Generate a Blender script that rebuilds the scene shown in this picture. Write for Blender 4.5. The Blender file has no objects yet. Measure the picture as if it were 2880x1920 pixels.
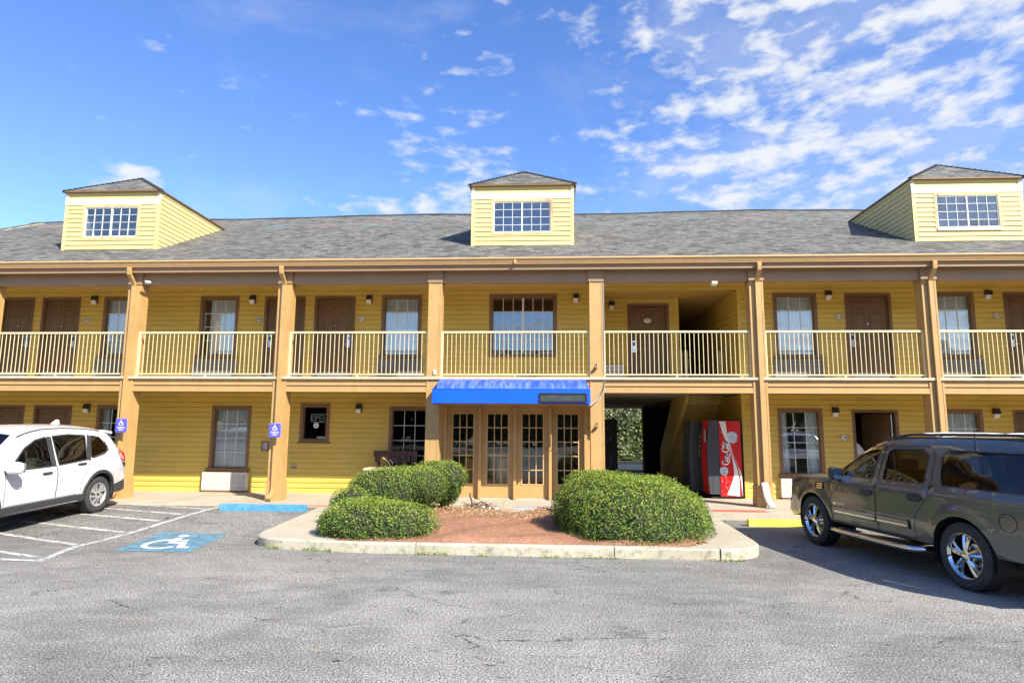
import bpy, bmesh, math, random
import numpy as np
from mathutils import Vector, Matrix
from mathutils.geometry import delaunay_2d_cdt
random.seed(7); rng = np.random.default_rng(7)
R = math.radians
scene = bpy.context.scene
C = scene.collection
# ------------------------------------------------------------------ camera
cam = bpy.data.cameras.new("camera"); cam.sensor_width = 36; cam.lens = 22.5; cam.clip_end = 2000; cam.clip_start = 0.05
camo = bpy.data.objects.new("camera", cam); C.objects.link(camo)
PITCH, YAW, ROLL = R(7.9), R(3.4), R(0.4)
fwd = Vector((-math.sin(YAW)*math.cos(PITCH), math.cos(YAW)*math.cos(PITCH), math.sin(PITCH)))
rt = Vector((math.cos(YAW), math.sin(YAW), 0)); up = rt.cross(fwd)
Rr = rt*math.cos(ROLL)+up*math.sin(ROLL); Ur = -rt*math.sin(ROLL)+up*math.cos(ROLL)
m = Matrix(((Rr.x, Ur.x, -fwd.x), (Rr.y, Ur.y, -fwd.y), (Rr.z, Ur.z, -fwd.z))).to_4x4()
m.translation = Vector((0, 0, 1.75)); camo.matrix_world = m
scene.camera = camo
# ------------------------------------------------------------------ light and exposure
SUN_EL, SUN_AZ = R(38.5), R(45)          # azimuth measured from -Y (towards the camera) to +X
SUN_STRENGTH, SKY_STRENGTH, EXPOSURE = 5.0, 0.095, 0.88
sdir = Vector((math.sin(SUN_AZ)*math.cos(SUN_EL), -math.cos(SUN_AZ)*math.cos(SUN_EL), math.sin(SUN_EL)))
sl = bpy.data.lights.new("sun", 'SUN'); sl.energy = SUN_STRENGTH; sl.angle = R(0.53); sl.color = (1, .95, .86)
so = bpy.data.objects.new("sun", sl); C.objects.link(so)
so.rotation_euler = sdir.to_track_quat('Z', 'Y').to_euler()
vs = scene.view_settings; vs.view_transform = 'Standard'; vs.look = 'None'; vs.exposure = EXPOSURE; vs.gamma = 1; vs.use_curve_mapping = False

world = bpy.data.worlds.new("World"); scene.world = world; world.use_nodes = True
nt = world.node_tree; N = nt.nodes; L = nt.links; N.clear()
def wn(t, **k):
    n = N.new(t)
    for a, b in k.items(): setattr(n, a, b)
    return n
def wmath(op, a, b=None, clamp=False):
    n = wn('ShaderNodeMath', operation=op, use_clamp=clamp)
    for i, v in enumerate((a, b)):
        if v is None: continue
        if isinstance(v, (int, float)): n.inputs[i].default_value = v
        else: L.new(v, n.inputs[i])
    return n.outputs[0]
def wramp(v, a, b):
    n = wn('ShaderNodeMapRange', interpolation_type='SMOOTHSTEP'); L.new(v, n.inputs['Value'])
    n.inputs['From Min'].default_value = a; n.inputs['From Max'].default_value = b
    return n.outputs['Result']
sky = wn('ShaderNodeTexSky', sky_type='NISHITA', sun_disc=False, sun_elevation=SUN_EL,
         sun_rotation=math.pi-SUN_AZ, altitude=200, air_density=1.0, dust_density=0.35, ozone_density=2.2)
hsv = wn('ShaderNodeHueSaturation'); hsv.inputs['Saturation'].default_value = 1.22; hsv.inputs['Hue'].default_value = 0.513; hsv.inputs['Value'].default_value = 1.62
L.new(sky.outputs[0], hsv.inputs['Color'])
tc = wn('ShaderNodeTexCoord'); sx = wn('ShaderNodeSeparateXYZ'); L.new(tc.outputs['Generated'], sx.inputs[0])
X_, Y_, Z_ = sx.outputs
px = wmath('ARCTAN2', X_, Y_); py = wmath('MULTIPLY', wmath('ARCSINE', Z_), 1.25)
cb = wn('ShaderNodeCombineXYZ'); L.new(px, cb.inputs[0]); L.new(py, cb.inputs[1])
def wnoise(scale, detail, rough, off, dist=0.0, sxy=(1, 1)):
    mp = wn('ShaderNodeMapping'); L.new(cb.outputs[0], mp.inputs[0]); mp.inputs['Location'].default_value = off
    mp.inputs['Scale'].default_value = (sxy[0], sxy[1], 1)
    n = wn('ShaderNodeTexNoise'); L.new(mp.outputs[0], n.inputs['Vector'])
    n.inputs['Scale'].default_value = scale; n.inputs['Detail'].default_value = detail; n.inputs['Roughness'].default_value = rough
    n.inputs['Distortion'].default_value = dist
    return n.outputs['Fac']
n1 = wnoise(17.0, 8, 0.56, (3.1, 1.7, 0), 0.12, (1, 1.75))      # puffs
n2 = wnoise(5.0, 4, 0.5, (7.3, 2.2, 0), 0.0, (1, 1.5))             # groups
az = wmath('DIVIDE', X_, wmath('MAXIMUM', wmath('ABSOLUTE', Y_), 0.05))
mR = wramp(az, -0.10, 0.42)                          # the right-hand field
mL = wmath('MULTIPLY', wramp(az, -0.42, -0.15), wmath('SUBTRACT', 1.0, wramp(Z_, 0.33, 0.50)))
msk = wmath('MAXIMUM', mR, wmath('MULTIPLY', mL, 0.55))
el = wmath('DIVIDE', Z_, wmath('MAXIMUM', wmath('ABSOLUTE', Y_), 0.05))
def blob(a0, e0, ra, re, amp):
    da = wmath('DIVIDE', wmath('SUBTRACT', az, a0), ra); de = wmath('DIVIDE', wmath('SUBTRACT', el, e0), re)
    d2 = wmath('ADD', wmath('MULTIPLY', da, da), wmath('MULTIPLY', de, de))
    return wmath('MULTIPLY', wmath('SUBTRACT', 1.0, wramp(d2, 0.0, 1.0)), amp)
bs = None
for b in ((0.40, 0.56, .26, .14, .065), (0.11, 0.50, .14, .10, .08), (0.36, 0.42, .34, .08, .06), (-0.16, 0.47, .13, .12, .10), (-0.72, 0.41, .10, .045, .26),
          (-0.25, 0.36, .22, .035, .12), (0.62, 0.72, .30, .12, .04), (0.28, 0.78, .22, .14, .06), (0.40, 0.66, .1, .035, -.05), (-0.12, 0.61, .09, .03, .14), (.12,.66,.12,.05,.08)):
    v = blob(*b); bs = v if bs is None else wmath('ADD', bs, v)
dens = wmath('ADD', wmath('ADD', wmath('MULTIPLY', n1, 0.9), wmath('MULTIPLY', n2, 0.25)), wmath('ADD', wmath('MULTIPLY', msk, 0.20), bs))
cf = wramp(dens, 0.675, 0.96)
veil = wmath('MULTIPLY', wramp(wmath('ADD', wnoise(3.0, 7, .62, (11, 4, 0), .4, (1, 1.6)), wmath('MULTIPLY', mR, .16)), 0.50, 0.80), 0.26)
cf = wmath('MAXIMUM', wmath('MULTIPLY', cf, 0.95), veil, True)
mixc = wn('ShaderNodeMixRGB'); L.new(cf, mixc.inputs[0]); L.new(hsv.outputs[0], mixc.inputs[1])
mixc.inputs[2].default_value = (5.2, 5.35, 5.6, 1)
bg = wn('ShaderNodeBackground'); bg.inputs['Strength'].default_value = SKY_STRENGTH; L.new(mixc.outputs[0], bg.inputs['Color'])
wo = wn('ShaderNodeOutputWorld'); L.new(bg.outputs[0], wo.inputs['Surface'])

# ------------------------------------------------------------------ materials
def lin(c): return tuple(c)+(1,) if len(c) == 3 else c
class Mat:
    def __init__(s, name):
        s.m = bpy.data.materials.new(name); s.m.use_nodes = True; s.t = s.m.node_tree
        s.b = s.t.nodes['Principled BSDF']; s.out = s.t.nodes['Material Output']
        s._tc = None
    def n(s, t, **k):
        q = s.t.nodes.new(t)
        for a, b in k.items(): setattr(q, a, b)
        return q
    def l(s, a, b): s.t.links.new(a, b)
    def co(s, scale=(1, 1, 1), loc=(0, 0, 0), rot=(0, 0, 0), kind='Object'):
        if s._tc is None: s._tc = s.n('ShaderNodeTexCoord')
        mp = s.n('ShaderNodeMapping'); s.l(s._tc.outputs[kind], mp.inputs[0]); mp.inputs['Scale'].default_value = scale
        mp.inputs['Location'].default_value = loc; mp.inputs['Rotation'].default_value = rot
        return mp.outputs[0]
    def pos(s, scale=(1, 1, 1), loc=(0, 0, 0)):
        g = s.n('ShaderNodeNewGeometry'); mp = s.n('ShaderNodeMapping'); s.l(g.outputs['Position'], mp.inputs[0])
        mp.inputs['Scale'].default_value = scale; mp.inputs['Location'].default_value = loc
        return mp.outputs[0]
    def noise(s, vec, scale, detail=4, rough=.5, dist=0):
        q = s.n('ShaderNodeTexNoise'); s.l(vec, q.inputs['Vector']); q.inputs['Scale'].default_value = scale
        q.inputs['Detail'].default_value = detail; q.inputs['Roughness'].default_value = rough; q.inputs['Distortion'].default_value = dist
        return q.outputs['Fac']
    def ramp(s, v, a, b, ta=0, tb=1):
        q = s.n('ShaderNodeMapRange', interpolation_type='SMOOTHSTEP'); s.l(v, q.inputs['Value'])
        for k, x in (('From Min', a), ('From Max', b), ('To Min', ta), ('To Max', tb)): q.inputs[k].default_value = x
        return q.outputs['Result']
    def math(s, op, a, b=0.0):
        q = s.n('ShaderNodeMath', operation=op)
        for i, v in enumerate((a, b)):
            if isinstance(v, (int, float)): q.inputs[i].default_value = v
            else: s.l(v, q.inputs[i])
        return q.outputs[0]
    def mix(s, f, a, b, mode='MIX'):
        q = s.n('ShaderNodeMixRGB', blend_type=mode)
        if isinstance(f, (int, float)): q.inputs[0].default_value = f
        else: s.l(f, q.inputs[0])
        for i, v in ((1, a), (2, b)):
            if isinstance(v, tuple): q.inputs[i].default_value = lin(v)
            else: s.l(v, q.inputs[i])
        return q.outputs[0]
    def base(s, c):
        if isinstance(c, tuple): s.b.inputs['Base Color'].default_value = lin(c)
        else: s.l(c, s.b.inputs['Base Color'])
    def set(s, rough=None, metal=None, spec=None, coat=None):
        if rough is not None: s.b.inputs['Roughness'].default_value = rough
        if metal is not None: s.b.inputs['Metallic'].default_value = metal
        if spec is not None: s.b.inputs['Specular IOR Level'].default_value = spec
        if coat is not None: s.b.inputs['Coat Weight'].default_value = coat; s.b.inputs['Coat Roughness'].default_value = .04
        return s
    def bump(s, h, strength=.3, dist=.01):
        q = s.n('ShaderNodeBump'); q.inputs['Strength'].default_value = strength; q.inputs['Distance'].default_value = dist
        s.l(h, q.inputs['Height']); s.l(q.outputs[0], s.b.inputs['Normal'])
def simple(name, col, rough=.6, metal=0, var=.12, scale=6, bump=0, spec=.5, coat=None, hi=40, dirt=None):
    M = Mat(name); M.set(rough, metal, spec, coat)
    v = M.pos()
    a = M.ramp(M.noise(v, scale, 5, .6), .25, .75)
    c = M.mix(a, tuple(x*(1-var) for x in col), tuple(min(1, x*(1+var)) for x in col))
    if dirt:
        d = M.ramp(M.noise(M.pos((1, 1, .35)), 3.0, 6, .65), .52, .75, 0, dirt[1]); c = M.mix(d, c, dirt[0])
    M.base(c)
    if bump: M.bump(M.noise(v, hi, 4, .6), bump)
    return M.m
MT = {}
MT['siding'] = None
def siding_mat(name, c1, c2, dark):
    M = Mat(name); M.set(.62)
    v = M.pos((1, 1, 1)); a = M.ramp(M.noise(M.pos((.5, 1, 2)), 1.6, 5, .6), .3, .7)
    c = M.mix(a, c1, c2)
    streak = M.ramp(M.noise(M.pos((9, 1, .9)), 2.0, 5, .6), .5, .85, 0, .30); c = M.mix(streak, c, dark)
    fine = M.ramp(M.noise(M.pos((3, 1, 60)), 6, 3, .6), .3, .8, 0, .10); c = M.mix(fine, c, dark)
    M.base(c); M.bump(M.noise(M.pos((2, 1, 30)), 8, 4, .6), .12, .004)
    return M.m
MT['siding'] = siding_mat('yellow_siding_paint', (.58, .41, .075), (.66, .48, .095), (.40, .265, .045))
MT['dsiding'] = siding_mat('dormer_siding_paint', (.66, .53, .22), (.72, .58, .26), (.50, .37, .14))
MT['tan'] = simple('tan_trim_paint', (.47, .29, .105), .55, var=.09, scale=2, bump=.05, dirt=((.36, .21, .07), .5))
MT['frieze'] = simple('taupe_frieze_paint', (.33, .205, .11), .55, var=.06, scale=2)
MT['tandk'] = simple('tan_trim_edge', (.60, .38, .17), .55, var=.06)
MT['brown'] = simple('brown_door_paint', (.165, .092, .036), .5, var=.10, scale=3, dirt=((.16, .09, .035), .4))
MT['frame'] = simple('brown_frame_paint', (.20, .112, .042), .5, var=.1)
MT['cream'] = simple('cream_trim', (.80, .72, .48), .5, var=.05)
MT['oldwood'] = simple('weathered_wood_casing', (.62, .44, .22), .7, var=.25, scale=20, dirt=((.25, .15, .07), .8))
MT['white'] = simple('white_paint', (.80, .80, .78), .4, var=.04)
MT['muntin'] = simple('white_window_grid', (.72, .73, .72), .4, var=.04)
MT['rail'] = simple('pale_yellow_rail_paint', (.72, .63, .36), .45, var=.07, scale=8)
MT['gutter'] = simple('gutter_paint', (.58, .36, .16), .35, var=.06)
MT['metal'] = simple('brushed_metal', (.70, .70, .70), .25, 1, var=.08)
MT['black'] = simple('black_plastic', (.02, .02, .022), .4, var=.2)
MT['bronze'] = simple('dark_bronze_metal', (.025, .018, .014), .4, var=.2)
MT['lens'] = simple('frosted_lamp_lens', (.72, .69, .60), .35, var=.05)
MT['room'] = simple('room_wall', (.30, .28, .25), .9, var=.1)
MT['lobby'] = simple('lobby_wall', (.46, .40, .32), .9, var=.1)
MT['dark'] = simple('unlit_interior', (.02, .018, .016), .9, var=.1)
MT['curtain'] = simple('white_curtain', (.88, .89, .90), .9, var=.07, scale=14)
MT['ceil'] = simple('porch_ceiling', (.52, .34, .09), .7, var=.1)
MT['slab'] = simple('slab_edge', (.56, .45, .33), .7, var=.15, scale=12, bump=.2, dirt=((.5, .35, .22), .5))
MT['conc'] = None
def concrete(name, c1, c2, stain, sa=.45):
    M = Mat(name); M.set(.9); v = M.pos()
    c = M.mix(M.ramp(M.noise(v, .7, 5, .6), .3, .7), c1, c2)
    c = M.mix(M.ramp(M.noise(v, 2.3, 6, .7), .52, .78, 0, sa), c, stain); c = M.mix(M.ramp(M.noise(v, 9, 7, .75), .48, .68, 0, sa*.8), c, stain)
    c = M.mix(M.ramp(M.noise(v, 90, 2, .6), .45, .8, 0, .25), c, tuple(x*.6 for x in c1))
    M.base(c); M.bump(M.noise(v, 70, 4, .7), .25, .004); return M.m
MT['conc'] = concrete('pale_concrete', (.42, .365, .265), (.50, .44, .33), (.32, .24, .15))
MT['kerb'] = concrete('weathered_kerb', (.42, .38, .28), (.54, .50, .38), (.17, .15, .085), .9)
def asphalt():
    M = Mat('worn_asphalt'); M.set(.92, spec=.3); v = M.pos()
    big = M.noise(v, .30, 6, .65, .5); med = M.noise(M.pos((1, 2.2, 1)), 1.3, 8, .72, .3)
    c = M.mix(M.ramp(big, .32, .68), (.17, .162, .142), (.35, .332, .288))
    c = M.mix(M.ramp(med, .42, .72, 0, .45), c, (.40, .385, .34))
    # the sealed bays by the walk are darker than the driving lane
    g = M.n('ShaderNodeNewGeometry'); sp = M.n('ShaderNodeSeparateXYZ'); M.l(g.outputs['Position'], sp.inputs[0])
    yy = M.math('ADD', sp.outputs[1], M.math('MULTIPLY', big, 2.0))
    c = M.mix(M.ramp(yy, 8.6, 10.8, 0, .55), c, (.085, .082, .074))
    xx = M.math('ADD', M.math('ABSOLUTE', M.math('SUBTRACT', sp.outputs[0], .3)), M.math('MULTIPLY', med, 2.5))
    lane = M.math('MULTIPLY', M.ramp(xx, 1.5, 5.5, .40, 0), M.ramp(sp.outputs[1], 5.2, 8.0)); c = M.mix(lane, c, (.13, .128, .122))
    sp1 = M.noise(v, 58, 3, .75); pm = M.math('MULTIPLY', M.ramp(sp1, .49, .57, 0, .95), M.ramp(M.math('ADD', M.math('MULTIPLY', big, .5), M.math('MULTIPLY', med, .5)), .38, .62, .45, 1.0)); c = M.mix(pm, c, (.70, .675, .60))
    sp2 = M.noise(M.pos((1, 1.5, 1), (5, 3, 1)), 58, 3, .75); c = M.mix(M.ramp(sp2, .50, .58, 0, .93), c, (.022, .021, .020))
    sp3 = M.noise(M.pos((1, 1, 1), (2, 9, 1)), 120, 2, .7); c = M.mix(M.ramp(sp3, .5, .7, 0, .5), c, (.03, .03, .03))
    # red clay washed over the lane in a few places
    clay = M.ramp(M.noise(M.pos((1, 2.2, 1), (4.2, 1.1, 0)), .55, 4, .6), .64, .76, 0, .42); c = M.mix(clay, c, (.30, .19, .13))
    # long thin cracks
    for sc, off, w, amt in ((.30, (3, 1, 0), .0016, .75), (.62, (8, 5, 0), .0022, .6)):
        vo = M.n('ShaderNodeTexVoronoi', feature='DISTANCE_TO_EDGE'); vo.inputs['Scale'].default_value = sc
        wv = M.n('ShaderNodeVectorMath', operation='ADD'); nn = M.n('ShaderNodeTexNoise'); nn.inputs['Scale'].default_value = 1.4; nn.inputs['Detail'].default_value = 5
        M.l(M.pos((.8, 1.9, 1), off), nn.inputs['Vector']); M.l(nn.outputs['Color'], wv.inputs[0]); M.l(M.pos((.8, 1.9, 1), off), wv.inputs[1]); M.l(wv.outputs[0], vo.inputs['Vector'])
        gate = M.ramp(M.noise(M.pos((1, 1, 1), off), 1.1, 6, .7), .47, .55)
        c = M.mix(M.math('MULTIPLY', M.ramp(vo.outputs['Distance'], w*.4, w*3, amt, 0), gate), c, (.025, .023, .02))
    oil = M.ramp(M.noise(M.pos((1, 1, 1), (1.5, 7, 0)), 1.1, 4, .6), .62, .74, 0, .6); c = M.mix(oil, c, (.06, .058, .052))
    drip = M.ramp(M.noise(M.pos((1, 1.4, 1), (6.5, 2, 0)), 4.2, 3, .5), .70, .76, 0, .75); c = M.mix(drip, c, (.035, .034, .032))
    scuff = M.math('MULTIPLY', M.ramp(M.noise(M.pos((.22, 5, 1), (2, 3, 0)), 2.0, 4, .6), .62, .70, 0, .5), M.ramp(M.noise(M.pos((1, 1, 1), (9, 1, 0)), .5, 2), .5, .65)); c = M.mix(scuff, c, (.07, .066, .06))
    scr = M.ramp(M.noise(M.pos((.35, 3, 1), (7, 5, 0)), 2.2, 5, .65), .66, .76, 0, .5); c = M.mix(scr, c, (.60, .58, .52))
    M.base(c); M.bump(M.math('ADD', sp1, sp2), .7, .008); return M.m
MT['asphalt'] = asphalt()
def paint(name, col, wear=.5, sc=7):
    M = Mat(name); M.set(.8); v = M.pos()
    c = M.mix(M.ramp(M.noise(v, 3, 4), .3, .7), tuple(x*.82 for x in col), col); M.base(c)
    f = M.math('ADD', M.math('MULTIPLY', M.noise(v, sc, 6, .75), .6), M.math('MULTIPLY', M.noise(v, 60, 3, .7), .4))
    tr = M.n('ShaderNodeBsdfTransparent'); mx = M.n('ShaderNodeMixShader'); M.l(M.ramp(f, wear-.05, wear+.05), mx.inputs[0])
    M.l(M.b.outputs[0], mx.inputs[1]); M.l(tr.outputs[0], mx.inputs[2]); M.l(mx.outputs[0], M.out.inputs['Surface']); return M.m
MT['wpaint'] = paint('worn_white_road_paint', (.60, .60, .55), .54)
MT['wpaint2'] = paint('faded_white_road_paint', (.62, .64, .62), .60)
MT['bpaint'] = paint('worn_blue_road_paint', (.14, .30, .39), .535)
MT['rpaint'] = paint('worn_red_kerb_paint', (.62, .17, .09), .56, 12)
def shingles():
    M = Mat('grey_asphalt_shingles'); M.set(.9)
    uv = M.n('ShaderNodeUVMap'); 
    def mp(sc, loc=(0, 0, 0)):
        q = M.n('ShaderNodeMapping'); M.l(uv.outputs[0], q.inputs[0]); q.inputs['Scale'].default_value = sc; q.inputs['Location'].default_value = loc; return q.outputs[0]
    def brick(w, h, off, c1, c2, mort):
        q = M.n('ShaderNodeTexBrick'); M.l(mp((1, 1, 1), off), q.inputs['Vector']); q.inputs['Scale'].default_value = 1
        q.inputs['Brick Width'].default_value = w; q.inputs['Row Height'].default_value = h; q.inputs['Mortar Size'].default_value = mort
        q.inputs['Mortar Smooth'].default_value = .2; q.inputs['Bias'].default_value = 0; q.offset = .37; q.squash = .7; q.squash_frequency = 3
        q.inputs['Color1'].default_value = lin(c1); q.inputs['Color2'].default_value = lin(c2); q.inputs['Mortar'].default_value = (.02, .02, .02, 1); return q.outputs['Color']
    a = brick(.22, .12, (0, 0, 0), (.030, .028, .023), (.235, .223, .19), .008)
    b = brick(.33, .12, (.17, 0, 0), (.045, .042, .036), (.215, .203, .172), .005)
    c = M.mix(.38, a, b)
    c = M.mix(M.ramp(M.noise(mp((.5, 2, 1)), 3, 4, .6), .35, .7, 0, .14), c, (.13, .122, .10))
    sv = M.n('ShaderNodeSeparateXYZ'); M.l(uv.outputs[0], sv.inputs[0])
    top = M.math('MULTIPLY', M.ramp(sv.outputs[1], 4.6, 6.0), M.ramp(sv.outputs[1], 7.0, 8.0, 1, 0))
    pk = M.math('MULTIPLY', M.ramp(M.noise(mp((.8, 1.2, 1)), .9, 3), .52, .66, 0, .30), top); c = M.mix(pk, c, (.34, .20, .16))
    te = M.math('MULTIPLY', M.ramp(M.noise(mp((.8, 1.2, 1), (9, 4, 0)), .9, 3), .52, .66, 0, .34), top); c = M.mix(te, c, (.10, .24, .23))
    c = M.mix(M.ramp(M.noise(mp((1, 1, 1)), 60, 2), .4, .7, 0, .3), c, (.08, .08, .08))
    M.base(c); bw = M.n('ShaderNodeRGBToBW'); M.l(a, bw.inputs[0]); M.bump(bw.outputs[0], .6, .02); return M.m
MT['shingle'] = shingles()
def glass(name, tint=(.8, .85, .85), add=.06, rough=0.0, mx_=.9):
    M = Mat(name); t = M.t; t.nodes.remove(M.b)
    tr = M.n('ShaderNodeBsdfTransparent'); tr.inputs[0].default_value = lin(tint)
    gl = M.n('ShaderNodeBsdfGlossy'); gl.inputs['Roughness'].default_value = rough; gl.inputs['Color'].default_value = (.95, .97, 1, 1)
    wv = M.n('ShaderNodeBump'); wv.inputs['Strength'].default_value = .10; wv.inputs['Distance'].default_value = .01
    M.l(M.noise(M.pos(), 2.2, 2), wv.inputs['Height']); M.l(wv.outputs[0], gl.inputs['Normal'])
    fr = M.n('ShaderNodeLayerWeight'); fr.inputs[0].default_value = .5
    f = M.math('ADD', M.math('MULTIPLY', M.math('POWER', fr.outputs['Facing'], 4.0), .9), .04+add); q = M.n('ShaderNodeMath', operation='MINIMUM'); M.l(f, q.inputs[0]); q.inputs[1].default_value = mx_
    mx = M.n('ShaderNodeMixShader'); M.l(q.outputs[0], mx.inputs[0]); M.l(tr.outputs[0], mx.inputs[1]); M.l(gl.outputs[0], mx.inputs[2]); M.l(mx.outputs[0], M.out.inputs['Surface'])
    return M.m
MT['glass'] = glass('window_glass', (.88, .92, .92), .085)
MT['glasslow'] = glass('clear_window_glass', (.88, .92, .92), -.015)
MT['glassdoor'] = glass('lobby_door_glass', (.80, .86, .87), .03)
MT['glassdk'] = glass('dark_window_glass', (.45, .5, .5), .05)
MT['carglass'] = glass('tinted_car_glass', (.50, .56, .52), .0)
MT['carglassdk'] = glass('privacy_car_glass', (.12, .14, .15), .0)
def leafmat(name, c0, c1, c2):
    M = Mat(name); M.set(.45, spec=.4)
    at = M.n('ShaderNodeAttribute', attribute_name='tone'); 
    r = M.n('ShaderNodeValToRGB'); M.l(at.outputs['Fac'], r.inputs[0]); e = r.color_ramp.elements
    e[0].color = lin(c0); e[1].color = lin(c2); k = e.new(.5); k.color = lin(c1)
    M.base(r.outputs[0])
    tl = M.n('ShaderNodeBsdfTranslucent'); M.l(r.outputs[0], tl.inputs[0]); mx = M.n('ShaderNodeMixShader'); mx.inputs[0].default_value = .22
    M.l(M.b.outputs[0], mx.inputs[1]); M.l(tl.outputs[0], mx.inputs[2]); M.l(mx.outputs[0], M.out.inputs['Surface']); return M.m
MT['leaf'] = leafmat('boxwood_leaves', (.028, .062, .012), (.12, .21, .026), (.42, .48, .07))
MT['ivy'] = leafmat('ivy_leaves', (.05, .07, .02), (.16, .21, .06), (.50, .52, .26))
MT['wood_leaf'] = leafmat('tree_leaves', (.02, .035, .012), (.04, .065, .018), (.07, .10, .03))
MT['leafcore'] = simple('shrub_twigs', (.022, .026, .010), .9, var=.5, scale=30)
MT['stair_lit'] = simple('lightened_stair_siding', (.80, .62, .20), .6, var=.1)  # siding yellow raised, putting light into the colour of the shaded stairs
MT['bark'] = simple('shrub_bark', (.11, .08, .055), .9, var=.3, scale=30)
MT['straw'] = leafmat('dry_litter', (.20, .09, .045), (.52, .34, .17), (.80, .70, .48))
MT['mulch'] = None
def mulch():
    M = Mat('red_pine_straw'); M.set(.95); v = M.pos()
    a = M.noise(M.pos((1, 2.5, 1)), 28, 5, .75, 1.2); b = M.noise(v, 2.2, 4, .6)
    c = M.mix(M.ramp(a, .35, .7), (.22, .085, .045), (.56, .30, .18)); c = M.mix(M.ramp(b, .4, .7, 0, .4), c, (.48, .24, .13)); M.base(c); M.bump(a, .8, .02); return M.m
MT['mulch'] = mulch()
MT['blue'] = simple('blue_awning_vinyl', (.005, .105, .78), .35, var=.06, scale=2)
def faded():
    M = Mat('sun_bleached_blue_vinyl'); M.set(.5)
    st = M.noise(M.pos((6, 1, .8)), 2.2, 5, .65); c = M.mix(M.ramp(st, .35, .75), (.02, .075, .50), (.16, .24, .60)); M.base(c); return M.m
MT['bluefade'] = faded()
MT['stopblue'] = simple('blue_wheel_stop_paint', (.06, .25, .47), .75, var=.2, scale=8, bump=.2, dirt=((.5, .6, .65), .4))
MT['stopyel'] = simple('yellow_wheel_stop_paint', (.80, .62, .06), .75, var=.12, scale=8, bump=.2, dirt=((.6, .5, .3), .4))
MT['signblue'] = simple('violet_blue_sign', (.11, .10, .50), .4, var=.03)
MT['red'] = simple('red_vending_decal', (.62, .010, .012), .3, var=.08, scale=3)
MT['redk'] = simple('deep_red_decal', (.30, .008, .01), .3, var=.2)
MT['silver'] = simple('silver_decal', (.46, .47, .50), .3, var=.05)
MT['ice'] = simple('ice_cube_print', (.52, .62, .74), .3, var=.5, scale=22)
MT['vend'] = simple('vending_cabinet', (.030, .032, .045), .45, var=.1)
MT['vdoor'] = simple('vending_door_plastic', (.055, .055, .062), .45, var=.1)
MT['orange'] = simple('orange_dot', (.70, .22, .03), .3)
MT['darkwood'] = simple('dark_stained_wood', (.085, .035, .02), .6, var=.45, scale=12)
MT['brick'] = simple('orange_brick', (.45, .20, .08), .8, var=.3, scale=14)
MT['carwhite'] = simple('white_car_paint', (.60, .60, .595), .3, var=.01, coat=1.0)
MT['cargrey'] = simple('pewter_car_paint', (.098, .110, .102), .36, .5, var=.02, coat=1.0)
MT['carsilver'] = simple('silver_car_paint', (.34, .35, .35), .3, .6, var=.02, coat=1.0)
MT['chrome'] = simple('chrome', (.72, .72, .72), .10, 1, var=.02)
MT['alloy'] = simple('silver_wheel_cover', (.60, .61, .62), .3, .6, var=.04)
MT['tyre'] = simple('tyre_rubber', (.040, .038, .036), .85, var=.2, bump=.2)
MT['trim'] = simple('black_car_trim', (.035, .036, .038), .55, var=.1)
MT['seam'] = simple('panel_gap', (.01, .01, .01), .8)
MT['tail'] = simple('red_tail_lamp', (.55, .012, .015), .12, var=.3, coat=1)
MT['headl'] = simple('clear_head_lamp', (.62, .63, .64), .12, .3, var=.2, coat=1)
MT['seat'] = simple('car_seat_fabric', (.06, .058, .055), .9, var=.2)
MT['skin'] = simple('skin', (.30, .17, .11), .5, var=.05)
MT['shirt'] = simple('pale_shirt', (.66, .66, .78), .85, var=.1, scale=10)
MT['jeans'] = simple('dark_trousers', (.03, .035, .06), .9, var=.2)
MT['ivory'] = simple('ivory_plaque', (.78, .75, .66), .4, var=.04)
MT['plaque_b'] = simple('maroon_plaque', (.20, .06, .035), .5, var=.1)
MT['grey'] = simple('grey_box', (.30, .31, .32), .5, var=.1)
MT['neon'] = simple('unlit_neon_tube', (.62, .72, .76), .2, var=.05)
MT['acw'] = simple('aged_ac_cover', (.66, .64, .56), .5, var=.08)
MT['acg'] = simple('grey_ac_cover', (.22, .22, .215), .5, var=.1)
MT['backland'] = simple('sandy_ground', (.30, .25, .17), .95, var=.2)
MT['warmwood'] = simple('lobby_counter_wood', (.75, .42, .10), .4, var=.25, scale=6)
def ledmat():
    M = Mat('unlit_message_panel'); M.set(.35)
    c = M.mix(M.ramp(M.noise(M.pos((1, 1, 1)), 6, 3), .4, .7), (.045, .055, .045), (.07, .075, .07))
    vo = M.n('ShaderNodeTexVoronoi', voronoi_dimensions='3D'); vo.inputs['Scale'].default_value = 70; vo.inputs['Randomness'].default_value = 0; M.l(M.pos(), vo.inputs['Vector'])
    c = M.mix(M.ramp(vo.outputs['Distance'], .25, .45, .5, 0), c, (.16, .06, .05)); M.base(c); return M.m
MT['led'] = ledmat()

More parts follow.
